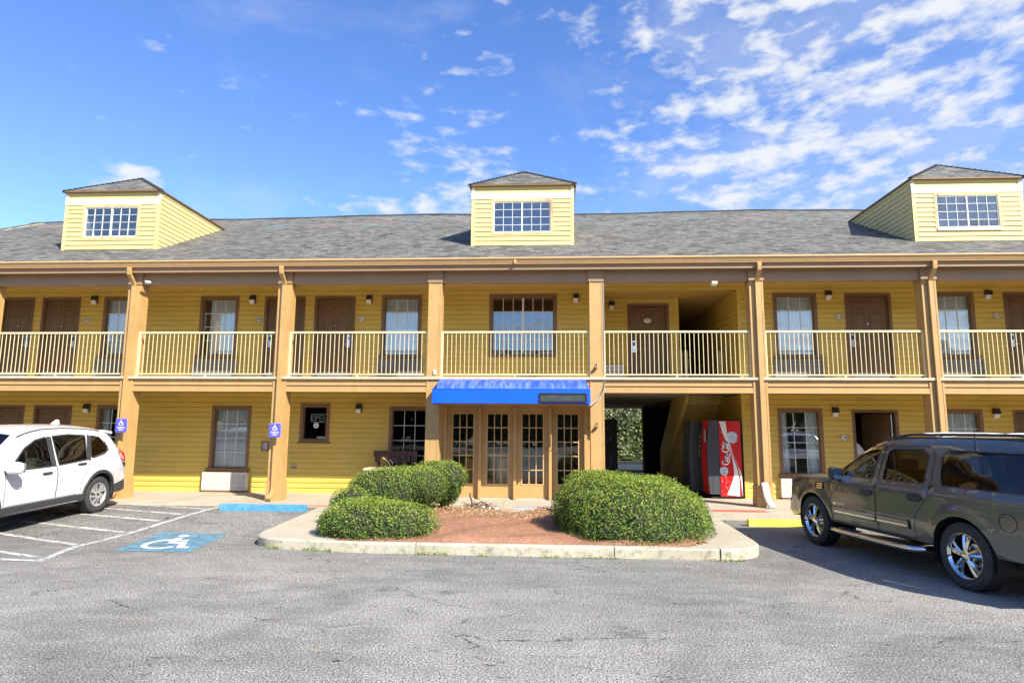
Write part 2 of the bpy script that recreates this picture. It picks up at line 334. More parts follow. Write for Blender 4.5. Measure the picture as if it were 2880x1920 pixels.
# ------------------------------------------------------------------ mesh helpers
WL = {}
def wl(p): return WL.get(p.name, Vector((0, 0, 0))) if p is not None else Vector((0, 0, 0))
def tagit(o, label=None, cat=None, group=None, kind=None):
    if label: o['label'] = label
    if cat: o['category'] = cat
    if group: o['group'] = group
    if kind: o['kind'] = kind
    return o
def empty(name, loc, label=None, cat=None, group=None):
    o = bpy.data.objects.new(name, None); C.objects.link(o); o.location = loc; WL[o.name] = Vector(loc); o.empty_display_size = .2
    return tagit(o, label, cat, group)
class MB:
    def __init__(s): s.v = []; s.f = []; s.mi = []; s.uv = None
    def add(s, vs, fs, mi=0):
        k = len(s.v); s.v += [tuple(q) for q in vs]; s.f += [tuple(i+k for i in f) for f in fs]; s.mi += [mi]*len(fs); return s
    def box(s, x0, x1, y0, y1, z0, z1, mi=0):
        if x0 > x1: x0, x1 = x1, x0
        if y0 > y1: y0, y1 = y1, y0
        if z0 > z1: z0, z1 = z1, z0
        return s.add([(x0, y0, z0), (x1, y0, z0), (x1, y1, z0), (x0, y1, z0), (x0, y0, z1), (x1, y0, z1), (x1, y1, z1), (x0, y1, z1)],
                     [(0, 3, 2, 1), (4, 5, 6, 7), (0, 1, 5, 4), (1, 2, 6, 5), (2, 3, 7, 6), (3, 0, 4, 7)], mi)
    def prism(s, poly, axis, a, b, mi=0):
        """poly: 2-D points; axis 'x': (y,z) extruded in x; 'y': (x,z); 'z': (x,y)"""
        def P(p, t): return {'x': (t, p[0], p[1]), 'y': (p[0], t, p[1]), 'z': (p[0], p[1], t)}[axis]
        n = len(poly); vs = [P(p, a) for p in poly]+[P(p, b) for p in poly]
        fs = [tuple(range(n)), tuple(range(2*n-1, n-1, -1))]+[(i, i+n, (i+1) % n+n, (i+1) % n) for i in range(n)]
        return s.add(vs, fs, mi)
    def tube(s, pts, r, seg=8, mi=0, closed=False):
        pts = [Vector(p) for p in pts]; rings = []; n = len(pts)
        for i, p in enumerate(pts):
            a = pts[(i-1) % n] if (i > 0 or closed) else p; b = pts[(i+1) % n] if (i < n-1 or closed) else p
            d = (b-a).normalized(); u = d.cross(Vector((0, 0, 1)))
            if u.length < .05: u = d.cross(Vector((0, 1, 0)))
            u.normalize(); w = d.cross(u); rr = r[i] if isinstance(r, (list, tuple)) else r
            rings.append([p+(u*math.cos(t)+w*math.sin(t))*rr for t in [2*math.pi*k/seg for k in range(seg)]])
        vs = [q for g in rings for q in g]; fs = []
        m_ = n if closed else n-1
        for i in range(m_):
            for k in range(seg):
                a = i*seg+k; b = i*seg+(k+1) % seg; c = ((i+1) % n)*seg+(k+1) % seg; d = ((i+1) % n)*seg+k; fs.append((a, b, c, d))
        if not closed: fs += [tuple(range(seg))[::-1], tuple((n-1)*seg+k for k in range(seg))]
        return s.add(vs, fs, mi)
    def lathe(s, prof, c=(0, 0, 0), axis='y', seg=32, mi=0, a0=0, a1=2*math.pi):
        full = abs(a1-a0-2*math.pi) < 1e-6; k = seg if full else seg+1; vs = []
        for (r, t) in prof:
            for i in range(k):
                a = a0+(a1-a0)*i/seg; u, w = r*math.cos(a), r*math.sin(a)
                vs.append({'y': (c[0]+u, c[1]+t, c[2]+w), 'z': (c[0]+u, c[1]+w, c[2]+t), 'x': (c[0]+t, c[1]+u, c[2]+w)}[axis])
        fs = []
        for j in range(len(prof)-1):
            for i in range(seg):
                i2 = (i+1) % k; fs.append((j*k+i, j*k+i2, (j+1)*k+i2, (j+1)*k+i))
        return s.add(vs, fs, mi)
    def disc(s, c, r, n='y', seg=24, mi=0, sx=1, sz=1):
        vs = []
        for i in range(seg):
            a = 2*math.pi*i/seg; u, w = r*math.cos(a)*sx, r*math.sin(a)*sz
            vs.append({'y': (c[0]+u, c[1], c[2]+w), 'z': (c[0]+u, c[1]+w, c[2])}[n])
        return s.add(vs, [tuple(range(seg))], mi)
    def grid(s, fn, us, vs_, mi=0):
        nu, nv = len(us), len(vs_); P = [fn(u, v) for u in us for v in vs_]
        return s.add(P, [(i*nv+j, (i+1)*nv+j, (i+1)*nv+j+1, i*nv+j+1) for i in range(nu-1) for j in range(nv-1)], mi)
    def build(s, name, mats, parent=None, smooth=None, bevel=None, label=None, cat=None, group=None, kind=None, origin=None, fixn=True, merge=False):
        if not isinstance(mats, (list, tuple)): mats = [mats]
        me = bpy.data.meshes.new(name); V = np.array(s.v, float)
        lo, hi = V.min(0), V.max(0); loc = Vector((lo+hi)/2)
        if parent is None: loc.z = lo[2]
        if origin is not None: loc = Vector(origin)
        me.from_pydata((V-np.array(loc)).tolist(), [], s.f)
        for m_ in mats: me.materials.append(m_)
        me.polygons.foreach_set('material_index', s.mi)
        if s.uv is not None:
            l = me.uv_layers.new(name='UVMap'); l.data.foreach_set('uv', np.array(s.uv, float).ravel())
        if fixn or merge:
            bm = bmesh.new(); bm.from_mesh(me)
            if merge: bmesh.ops.remove_doubles(bm, verts=bm.verts, dist=.0008)
            bmesh.ops.recalc_face_normals(bm, faces=bm.faces); bm.to_mesh(me); bm.free()
        if smooth is not None:
            me.polygons.foreach_set('use_smooth', [True]*len(me.polygons)); me.set_sharp_from_angle(angle=R(smooth))
        me.update()
        o = bpy.data.objects.new(name, me); C.objects.link(o); o.parent = parent; o.location = loc-wl(parent); WL[o.name] = loc
        if bevel:
            b = o.modifiers.new('bevel', 'BEVEL'); b.width = bevel; b.segments = 2; b.limit_method = 'ANGLE'; b.angle_limit = R(40)
        return tagit(o, label, cat, group, kind)
def copy_tree(o, parent=None):
    c = o.copy(); C.objects.link(c)
    if parent is not None: c.parent = parent; c.matrix_parent_inverse = o.matrix_parent_inverse.copy()
    for ch in list(o.children): copy_tree(ch, c)
    return c
def tmesh(body, size, depth=.002, font_shear=0, bold=0, sx=1.0):
    """text as (verts, faces), centred, in the XZ plane facing -Y"""
    cu = bpy.data.curves.new('t', 'FONT'); cu.body = body; cu.size = size; cu.align_x = 'CENTER'; cu.align_y = 'CENTER'; cu.extrude = depth; cu.shear = font_shear; cu.offset = bold; cu.resolution_u = 3
    ob = bpy.data.objects.new('t', cu); C.objects.link(ob); dg = bpy.context.evaluated_depsgraph_get(); me = bpy.data.meshes.new_from_object(ob.evaluated_get(dg))
    vs = [(v.co.x*sx, -v.co.z, v.co.y) for v in me.vertices]; fs = [tuple(p.vertices) for p in me.polygons]
    bpy.data.objects.remove(ob); bpy.data.meshes.remove(me); bpy.data.curves.remove(cu); return vs, fs
def put(vf, at): return [(x+at[0], y+at[1], z+at[2]) for x, y, z in vf[0]], vf[1]
def stroke(pts, w):
    """flat ribbon polygon quads along 2-D pts with width w"""
    pts = [Vector(p) for p in pts]; L_, R_ = [], []
    for i, p in enumerate(pts):
        a = pts[max(i-1, 0)]; b = pts[min(i+1, len(pts)-1)]; d = (b-a).normalized(); n = Vector((-d.y, d.x)); ww = w[i] if isinstance(w, (list, tuple)) else w
        L_.append(p+n*ww/2); R_.append(p-n*ww/2)
    return L_+R_, [(i, i+1, i+1+len(pts), i+len(pts)) for i in range(len(pts)-1)]
def smooth_path(pts, k=6):
    out = []; P = [Vector(p) for p in pts]; P = [P[0]]+P+[P[-1]]
    for i in range(1, len(P)-2):
        for j in range(k):
            t = j/k; a, b, c, d = P[i-1], P[i], P[i+1], P[i+2]
            out.append(.5*((2*b)+(c-a)*t+(2*a-5*b+4*c-d)*t*t+(-a+3*b-3*c+d)*t**3))
    out.append(P[-2]); return out
def G(x, y):
    def s(t): u = min(1, max(0, t)); return u*u*(3-2*u)
    return .13*s((y-9.8)/3.4)*s((-x-3.0)/1.6)
def point_in(poly, x, y):
    c = False; n = len(poly); j = n-1
    for i in range(n):
        xi, yi = poly[i]; xj, yj = poly[j]
        if (yi > y) != (yj > y) and x < (xj-xi)*(y-yi)/(yj-yi)+xi: c = not c
        j = i
    return c
# ================================================================== GROUND
def ax(lo, hi, a, b, st):
    fine = list(np.arange(a, b+1e-6, st)); return [lo, lo/2, lo/5, a-6]+fine+[b+8, hi/5, hi/2, hi]
gx = ax(-700, 700, -22, 6, .25); gy = ax(-700, 700, 8.5, 14.6, .2)
MB().grid(lambda x, y: (x, y, G(x, y)), gx, gy).build('parking_lot', MT['asphalt'], smooth=60, kind='structure', origin=(0, 0, 0), fixn=False)
# walkway under the gallery, with its kerb face
wk = MB(); wk.box(-18.2, 18.2, 13.45, 16.24, -.05, .15)
for xj in np.arange(-17.5, 18, 1.83): wk.box(xj-.004, xj+.004, 13.455, 16.2, .1, .1512, 1)
wk.build('walkway', [MT['conc'], MT['leafcore']], kind='structure', bevel=.012)
for (a, b) in ((-5.66, -4.62),):
    MB().box(a, b, 13.47, 13.62, .151, .154).build('kerb_marking', MT['rpaint'], kind='structure')
MB().box(3.32, 4.40, 13.50, 13.86, .151, .1535).build('kerb_marking', MT['rpaint'], kind='structure')
MB().box(5.0, 5.9, 13.47, 13.70, .151, .1535).build('kerb_marking', MT['rpaint'], kind='structure')
def rounded(pts, rads, n=8):
    out = []; k = len(pts)
    for i in range(k):
        p = Vector(pts[i]); a = Vector(pts[i-1]); b = Vector(pts[(i+1) % k]); r = rads[i]
        if r <= 0: out.append(tuple(p)); continue
        u = (a-p).normalized(); v = (b-p).normalized(); ang = u.angle(v); t = r/math.tan(ang/2)
        p0 = p+u*t; p1 = p+v*t
        for j in range(n+1):
            s = j/n; out.append(tuple(p0*(1-s)**2+p*2*s*(1-s)+p1*s*s))
    return out
isl = rounded([(-4.78, 13.45), (-4.50, 9.60), (-2.6, 9.33), (3.04, 9.27), (3.18, 13.45)], [0, .75, 0, .85, 0], 10)
im = MB(); n_ = len(isl)
def inset(poly, d):
    c = []
    for i in range(len(poly)):
        p = Vector(poly[i]); a = Vector(poly[i-1]); b = Vector(poly[(i+1) % len(poly)]); t = (b-a).normalized(); c.append(tuple(p+Vector((-t.y, t.x))*d))
    return c
isi = inset(isl, .03)
im.add([(x, y, -.05) for x, y in isl]+[(x, y, .125) for x, y in isl]+[(x, y, .149) for x, y in isi],
       [(i, (i+1) % n_, (i+1) % n_+n_, i+n_) for i in range(n_)], 1)
k_ = len(im.v)-3*n_
im.f += [(i+n_, (i+1) % n_+n_, (i+1) % n_+2*n_, i+2*n_) for i in range(n_)]; im.mi += [1]*n_
im.f += [tuple(range(2*n_, 3*n_))]; im.mi += [0]
for i in range(n_):
    pass
for xj in (-1.9, .9, 2.35): im.box(xj-.002, xj+.002, 9.33-(xj+2.6)*.012-.003, 9.45, .0, .1505, 2)
for yj in (10.6, 12.1): im.box(2.98, 3.17, yj-.002, yj+.002, 0, .1505, 2)
im.build('kerb_island', [MT['conc'], MT['kerb'], MT['seam']], kind='structure', smooth=35)
bed = rounded([(-3.2, 13.2), (-3.25, 9.50), (2.22, 9.46), (2.35, 13.0), (.2, 13.1)], [.3, .5, .5, .3, 0], 6)
def bedz(x, y): return .175+.03*math.sin(x*2.1+y)+.022*math.sin(x*5.3-y*3.7)
bm_ = MB(); us = np.arange(-3.8, 2.8, .1); vs_ = np.arange(9.45, 13.3, .1)
P_ = {}; 
for i, x in enumerate(us):
    for j, y in enumerate(vs_):
        P_[(i, j)] = (x, y)
dist_edge = lambda x, y: min((Vector((x, y))-Vector(p)).length for p in bed)
vi = {}; vl = []
for (i, j), (x, y) in P_.items():
    ins = point_in(bed, x, y); d = dist_edge(x, y) if ins else 0
    vi[(i, j)] = len(vl); vl.append((x, y, (.154+(bedz(x, y)+.03-.154)*min(1, d/.25)) if ins else .1535))
fl = [(vi[(i, j)], vi[(i+1, j)], vi[(i+1, j+1)], vi[(i, j+1)]) for i in range(len(us)-1) for j in range(len(vs_)-1) if any(point_in(bed, *P_[q]) for q in ((i, j), (i+1, j+1)))]
bm_.add(vl, fl).build('mulch_bed', MT['mulch'], kind='stuff', smooth=60, label='reddish pine straw mulch bed inside the concrete kerb', fixn=False)
# ---- painted marks
def ribbon(mb, p, q, w, dz=.004):
    p, q = Vector(p), Vector(q); d = (q-p).normalized(); n = Vector((-d.y, d.x))*w/2; k = max(2, int((q-p).length/.25)+1)
    a = []
    for i in range(k+1):
        c = p+(q-p)*i/k
        for s in (n, -n): e = c+s; a.append((e.x, e.y, G(e.x, e.y)+dz))
    mb.add(a, [(2*i, 2*i+1, 2*i+3, 2*i+2) for i in range(k)])
st = MB(); ribbon(st, (-6.86, 13.3), (-7.02, 9.4), .10)
ribbon(st, (-7.02, 9.42), (-6.72, 8.35), .10)
st.build('parking_bay_line', MT['wpaint'], kind='structure', fixn=False)
st = MB()
for p, q in (((-9.5, 13.62), (-6.95, 12.92)), ((-9.6, 13.0), (-7.05, 12.25)), ((-9.5, 12.28), (-7.1, 11.6)), ((-9.6, 11.42), (-7.1, 10.62)), ((-9.6, 10.6), (-7.1, 9.55)), ((-9.4, 9.55), (-6.95, 8.62))):
    ribbon(st, p, q, .10, .006)
st.build('access_aisle_hatching', MT['wpaint'], kind='structure', fixn=False)
st = MB(); ribbon(st, (-9.7, 8.60), (-6.75, 8.38), .10, .0075); ribbon(st, (-9.62, 13.4), (-9.66, 8.6), .10, .0075)
st.build('parking_bay_line', MT['wpaint'], kind='structure', fixn=False)
def isa(s, w):
    """wheelchair symbol strokes in a unit box ~(−.5..0.5)"""
    out = []
    th = [R(a) for a in np.linspace(100, 330, 22)]
    out.append(([(-.08+.30*math.cos(t), -.16+.30*math.sin(t)) for t in th], .085))
    out.append(([(-.07, .28), (-.03, -.02)], .12)); out.append(([(-.06, .12), (.20, .12)], .085))
    out.append(([(-.07, -.04), (.20, -.04)], .11)); out.append(([(.18, .0), (.33, -.36)], .10)); out.append(([(.28, -.36), (.46, -.33)], .10))
    return [([(x*s, y*s) for x, y in p], ww*s) for p, ww in out], (-.07*s, .42*s, .085*s)
root = empty('accessible_parking_mark', (-5.8, 9.9, 0), 'faded blue square with white wheelchair symbol painted on the asphalt', 'road marking')
sq = [(-6.48, 10.68), (-5.33, 10.62), (-5.12, 9.12), (-6.27, 9.18)]
def sqp(u, v): a = Vector(sq[3])*(1-u)+Vector(sq[2])*u; b = Vector(sq[0])*(1-u)+Vector(sq[1])*u; c = a*(1-v)+b*v; return c
mb = MB(); mb.grid(lambda u, v: (sqp(u, v).x, sqp(u, v).y, G(*sqp(u, v))+.005), np.linspace(0, 1, 9), np.linspace(0, 1, 9)); mb.build('blue_square', MT['bpaint'], root, fixn=False)
mb = MB(); strokes, hd = isa(.78, 1)
def mark(x, y): c = sqp(.5+x, .5+y); return (c.x, c.y, G(c.x, c.y)+.009)
for p, w in strokes: v, f = stroke(smooth_path(p, 3) if len(p) > 4 else p, w*1.2); mb.add([mark(q[0], q[1]) for q in v], f)
mb.add([mark(hd[0]+hd[2]*1.2*math.cos(a), hd[1]+hd[2]*math.sin(a)) for a in np.linspace(0, 2*math.pi, 16, endpoint=False)], [tuple(range(16))])
mb.build('wheelchair_symbol', MT['wpaint2'], root, fixn=False)

# ================================================================== BUILDING
YC, YW = 14.4, 16.25; FL2 = 2.95
bld = empty('motel_building', (-.8, YW, 0), 'two storey yellow sided motel with grey shingle roof, galleries and three dormers', 'building')
def siding(mb, O, u, nrm, u0, u1, z0, z1, holes=(), pitch=.128, start=None, mi=0, clip=None, lip=.023):
    """lap siding; O origin, u horizontal unit vector, nrm outward normal, holes [(a,b,za,zb)]"""
    O, u, nrm = Vector(O), Vector(u), Vector(nrm); prof = ((0, lip), (.60, lip*.86), (.84, .006), (1, .003))
    k0 = (start if start is not None else z0)
    k = 0
    while k0+k*pitch < z1-1e-4:
        a = k0+k*pitch; b = a+pitch; k += 1
        if b <= z0: continue
        pts = [(a+t*pitch, d) for t, d in prof]
        cuts = sorted({u0, u1}|{h[0] for h in holes if u0 < h[0] < u1}|{h[1] for h in holes if u0 < h[1] < u1})
        for c0, c1 in zip(cuts, cuts[1:]):
            mid = (c0+c1)/2; lo, hi = max(a, z0), min(b, z1); segs = [(lo, hi)]
            for h in holes:
                if h[0] < mid < h[1]:
                    ns = []
                    for s0, s1 in segs:
                        if h[3] <= s0 or h[2] >= s1: ns.append((s0, s1)); continue
                        if h[2] > s0: ns.append((s0, h[2]))
                        if h[3] < s1: ns.append((h[3], s1))
                    segs = ns
            for s0, s1 in segs:
                if s1-s0 < .002: continue
                def dep(z):
                    for (za, da), (zb, db) in zip(pts, pts[1:]):
                        if z <= zb+1e-9: return da+(db-da)*(z-za)/(zb-za)
                    return pts[-1][1]
                zs = [s0]+[z for z, _ in pts if s0+1e-4 < z < s1-1e-4]+[s1]
                ca, cb_ = (c0, c1)
                def cl(z): 
                    if clip is None: return ca, cb_
                    q0, q1 = clip(z); return max(ca, q0), min(cb_, q1)
                V = []; ok = True
                for z in zs:
                    x0, x1 = cl(z)
                    if x1 < x0: x0 = x1 = (x0+x1)/2 if clip(z)[0] > cb_ or True else x0
                    V += [O+u*x0+nrm*dep(z)+Vector((0, 0, z)), O+u*x1+nrm*dep(z)+Vector((0, 0, z))]
                n = len(zs)
                F = [(2*i, 2*i+1, 2*i+3, 2*i+2) for i in range(n-1)]
                V += [O+u*cl(s0)[0]+Vector((0, 0, s0)), O+u*cl(s0)[1]+Vector((0, 0, s0))]; F.append((2*n, 2*n+1, 1, 0))
                mb.add(V, F, mi)
CW = .085
def casing(mb, x0, x1, z0, z1, Y, w=CW, d=.034, mi=0, bottom=True):
    mb.box(x0, x0+w, Y-d, Y+.09, z0, z1, mi); mb.box(x1-w, x1, Y-d, Y+.09, z0, z1, mi)
    mb.box(x0+w, x1-w, Y-d, Y+.09, z1-w, z1, mi)
    if bottom: mb.box(x0+w, x1-w, Y-d, Y+.09, z0, z0+w, mi)
def niche(mb, x0, x1, z0, z1, y0, y1, mi=0):
    v = [(x0, y0, z0), (x1, y0, z0), (x1, y1, z0), (x0, y1, z0), (x0, y0, z1), (x1, y0, z1), (x1, y1, z1), (x0, y1, z1)]
    mb.add(v, [(0, 1, 2, 3), (4, 7, 6, 5), (0, 3, 7, 4), (1, 5, 6, 2), (3, 2, 6, 7)], mi)
def curtain_mesh(x0, x1, z0, z1, Y, pleat=.07, amp=.018, wob=0):
    us = np.arange(x0, x1, .012)
    ph = random.random()*6
    return MB().grid(lambda x, z: (x+wob*math.sin(z*2)*.02, Y+amp*math.sin(x/pleat*6.283+ph+.8*math.sin(x*9+ph))+.006*math.sin(z*5+x*4), z), us, np.linspace(z0, z1, 8))
def window(x0, x1, z0, z1, Y=YW, cols=3, rows=4, curt='full', glassm='glass', grid=True, sill=True, outline=True, mull=None, parent=None):
    mb = MB(); casing(mb, x0, x1, z0, z1, Y)
    gx0, gx1, gz0, gz1 = x0+CW, x1-CW, z0+CW, z1-CW
    for a, b, c_, d in ((gx0, gx0+.022, gz0, gz1), (gx1-.022, gx1, gz0, gz1), (gx0+.022, gx1-.022, gz1-.022, gz1), (gx0+.022, gx1-.022, gz0, gz0+.022)):
        mb.box(a, b, Y+.012, Y+.05, c_, d, 1)
    if outline:   # thin paler bead round the casing, as on the photo
        e = .016
        mb.box(x0-e, x0-.001, Y-.026, Y, z0, z1+e, 2); mb.box(x1+.001, x1+e, Y-.026, Y, z0, z1+e, 2); mb.box(x0, x1, Y-.026, Y, z1+.001, z1+e, 2)
    w = mb.build('window', [MT['frame'], MT['frame'], MT['tandk']], parent or bld)
    MB().box(gx0+.02, gx1-.02, Y+.034, Y+.037, gz0+.02, gz1-.02).build('pane', MT[glassm], w)
    if grid:
        g = MB(); X0, X1, Z0, Z1 = gx0+.022, gx1-.022, gz0+.022, gz1-.022; t = .0065
        cx = [X0+(X1-X0)*i/cols for i in range(1, cols)]; rz = [Z0+(Z1-Z0)*j/rows for j in range(1, rows)]
        for x in cx:
            tt = .024 if (mull and abs(x-(X0+X1)/2) < .05) else t; g.box(x-tt, x+tt, Y+.018, Y+.031, Z0, Z1)
        for z in rz:
            ed = [X0]+cx+[X1]
            for a, b in zip(ed, ed[1:]): g.box(a+t, b-t, Y+.019, Y+.030, z-t, z+t)
        g.build('window_grid', MT['muntin'], w)
    if sill: MB().box(x0-.04, x1+.04, Y-.075, Y-.001, z0-.005, z0+.075).build('sill', MT['frame'], w)
    if curt == 'full': curtain_mesh(gx0-.02, gx1+.02, gz0-.02, gz1+.02, Y+.13).build('curtain', MT['curtain'], w, smooth=60, fixn=False)
    elif curt == 'most': 
        curtain_mesh(gx0+.13, gx1+.02, gz0-.02, gz1+.02, Y+.13).build('curtain', MT['curtain'], w, smooth=60, fixn=False)
    elif curt == 'part':
        s = (gx1-gx0); curtain_mesh(gx0-.02, gx0+.22*s, gz0-.02, gz1+.02, Y+.13, wob=1).build('curtain', MT['curtain'], w, smooth=60, fixn=False)
        curtain_mesh(gx1-.30*s, gx1+.02, gz0-.02, gz1+.02, Y+.13, wob=1).build('curtain', MT['curtain'], w, smooth=60, fixn=False)
    elif curt == 'blinds':
        b = MB(); z = gz0
        while z < gz1: b.add([(gx0, Y+.098, z), (gx1, Y+.098, z), (gx1, Y+.110, z+.033), (gx0, Y+.110, z+.033)], [(0, 1, 2, 3)]); z += .032
        b.build('blind', MT['curtain'], w, fixn=False)
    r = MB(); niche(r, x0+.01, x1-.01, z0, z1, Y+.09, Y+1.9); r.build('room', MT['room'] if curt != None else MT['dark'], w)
    return w
def six_panel(mb, x0, x1, z0, z1, Y, th=.045):
    mb.box(x0, x1, Y, Y+th, z0, z1, 0); w = x1-x0; h = z1-z0; s = .13*w; mid = .11*w; pw = (w-2*s-mid)/2
    rows = ((.875, .955), (.50, .825), (.10, .43))
    for a, b in rows:
        for i in (0, 1):
            px0 = x0+s+i*(pw+mid); px1 = px0+pw; pz0 = z0+a*h; pz1 = z0+b*h; t = .014
            for q in ((px0, px0+t, pz0, pz1), (px1-t, px1, pz0, pz1), (px0+t, px1-t, pz0, pz0+t), (px0+t, px1-t, pz1-t, pz1)): mb.box(q[0], q[1], Y-.008, Y, q[2], q[3], 0)
            i_ = .035; f = [(px0+i_, Y, pz0+i_), (px1-i_, Y, pz0+i_), (px1-i_, Y, pz1-i_), (px0+i_, Y, pz1-i_)]; j = .055
            g = [(px0+j, Y-.009, pz0+j), (px1-j, Y-.009, pz0+j), (px1-j, Y-.009, pz1-j), (px0+j, Y-.009, pz1-j)]
            mb.add(f+g, [(0, 1, 5, 4), (1, 2, 6, 5), (2, 3, 7, 6), (3, 0, 4, 7), (4, 5, 6, 7)], 0)
def lockset(x, z, Y, parent, flip=1):
    mb = MB(); mb.box(x-.045, x+.045, Y-.022, Y, z-.16, z+.16); mb.box(x-.034, x+.034, Y-.034, Y-.022, z-.13, z-.03); mb.tube([(x, Y-.05, z-.09), (x+flip*.11, Y-.055, z-.095)], .012, 8); mb.box(x-.012, x+.012, Y-.05, Y-.03, z-.10, z-.08)
    mb.box(x-.03, x+.03, Y-.028, Y-.022, z+.02, z+.12, 1); return mb.build('handle', [MT['metal'], MT['black']], parent)
def door(x0, x1, z0, z1, Y=YW, lock=1, kick=True, number=None, outline=True):
    mb = MB(); t = .07; a, b, top = x0+t, x1-t, z1-t
    six_panel(mb, a+.012, b-.012, z0+.015, top-.01, Y+.05)
    d = mb.build('door', MT['brown'], bld)
    f = MB(); casing(f, x0, x1, z0, z1, Y, t, .03, 0, False); f.box(a, a+.012, Y+.03, Y+.09, z0, top); f.box(b-.012, b, Y+.03, Y+.09, z0, top)
    if outline:
        e = .015; f.box(x0-e, x0-.001, Y-.024, Y, z0, z1+e, 1); f.box(x1+.001, x1+e, Y-.024, Y, z0, z1+e, 1); f.box(x0, x1, Y-.024, Y, z1+.001, z1+e, 1)
    f.build('door_frame', [MT['brown'], MT['tandk']], d)
    if lock: lockset((b-.10) if lock > 0 else (a+.10), z0+1.08, Y+.05, d, -lock)
    if kick: MB().box(a+.05, b-.05, Y+.041, Y+.0475, z0+.03, z0+.27).build('kick_plate', MT['metal'] if False else simple('kick_plate_%d' % random.randint(0, 9999), (.40, .41, .42), .5, .3), d)
    p = MB(); p.lathe([(.014, 0), (.014, -.006), (0, -.006)], ((a+b)/2, Y+.05, z0+1.5), 'y', 12); p.build('peephole', MT['metal'], d)
    return d
UP = []   # upper openings, outer rectangles
LO = []
updoors = [(-14.86, -13.90, 1), (-13.68, -12.60, 1), (-7.52, -6.42, -1), (-6.17, -5.08, 1), (7.38, 8.51, -1), (11.20, 12.30, -1), (-17.5, -16.42, 1), (13.3, 14.4, 1)]
for x0, x1, l in updoors: door(x0, x1, FL2, 5.215, lock=l); UP.append((x0, x1, FL2, 5.215))
upwins = [(-11.95, -10.9, 'full'), (-9.27, -8.22, 'most'), (-4.38, -3.32, 'full'), (5.62, 6.70, 'full'), (9.44, 10.50, 'full'), (-15.9, -15.0, 'full'), (15.2, 16.2, 'full')]
for x0, x1, c_ in upwins: window(x0, x1, 3.575, 5.235, curt=c_); UP.append((x0, x1, 3.575, 5.235))
window(-1.56, .19, 3.60, 5.25, cols=6, rows=4, curt=None, mull=True, sill=False); UP.append((-1.56, .19, 3.60, 5.25))
lodoors = [(-14.72, -13.86, 1), (-13.60, -12.55, 1), (11.16, 12.2, -1), (13.3, 14.35, 1)]
for x0, x1, l in lodoors: door(x0, x1, .15, 2.32, lock=l); LO.append((x0, x1, .15, 2.32))
for x0, x1, c_, z0 in ((-11.86, -10.82, 'part', .67), (-8.75, -7.70, 'blinds', .67), (-4.09, -3.04, None, .62), (5.60, 6.68, 'part', .67), (9.38, 10.46, 'full', .67), (-17.0, -16.0, 'full', .67)):
    window(x0, x1, z0, 2.335, curt=c_, glassm='glass' if c_ else 'glasslow'); LO.append((x0, x1, z0, 2.335))
ow = window(-6.41, -5.63, 1.40, 2.405, curt=None, grid=False, sill=False, glassm='glasslow'); LO.append((-6.41, -5.63, 1.40, 2.405))
mb = MB(); mb.box(-6.44, -5.60, YW-.06, YW-.001, 1.385, 1.43); mb.build('sill', MT['frame'], ow)
# neon OPEN sign and little speak-through grille in the office window
op = empty('open_sign', (-5.93, YW+.12, 1.93), 'unlit neon tube sign reading OPEN hanging inside the small office window', 'sign')
mb = MB(); rr = rounded([(-6.17, 1.93), (-5.76, 1.93), (-5.76, 2.13), (-6.17, 2.13)], [.04]*4, 4); mb.tube([(x, YW+.12, z) for x, z in rr], .008, 6, closed=True); mb.build('tube_border', MT['neon'], op)
mb = MB()
def T_(pts): mb.tube([(x, YW+.12, z) for x, z in pts], .008, 6)
ox = -6.145; lw, lh, z0 = .075, .13, 1.965
mb.tube([(ox+lw/2+lw/2*math.cos(a), YW+.12, z0+lh/2+lh/2*math.sin(a)) for a in np.linspace(0, 2*math.pi, 14, endpoint=False)], .006, 6, closed=True)
a = ox+.10; T_([(a, z0), (a, z0+lh), (a+lw*.8, z0+lh), (a+lw, z0+lh*.75), (a+lw*.8, z0+lh*.5), (a, z0+lh*.5)])
a = ox+.20; T_([(a+lw, z0), (a, z0), (a, z0+lh), (a+lw, z0+lh)]); T_([(a, z0+lh/2), (a+lw*.8, z0+lh/2)])
a = ox+.30; T_([(a, z0), (a, z0+lh), (a+lw, z0), (a+lw, z0+lh)])
mb.build('tube_letters', MT['neon'], op)
sp = empty('speak_hole', (-6.0, YW+.02, 1.84), 'round white speaking grille fixed in the small office window', 'grille')
mb = MB(); mb.lathe([(0, -.012), (.068, -.010), (.072, 0), (.066, .008)], (-6.0, YW+.03, 1.84), 'y', 24); mb.build('disc', MT['white'], sp, smooth=40)
mb = MB(); [mb.add(*[[(x-6.0, YW+.016, z+1.84) for x, z in stroke([(i*.012-.02, -.028), (i*.012+.012, .028)], .005)[0]], stroke([(0, 0), (1, 1)], .1)[1]]) for i in range(-1, 3)]; mb.build('slots', MT['black'], sp)
MB().box(-5.98, -5.75, YW+.06, YW+.2, 1.49, 1.56).build('paper_stack', MT['ivory'], label='white paper stack on the sill inside the office window', cat='papers')

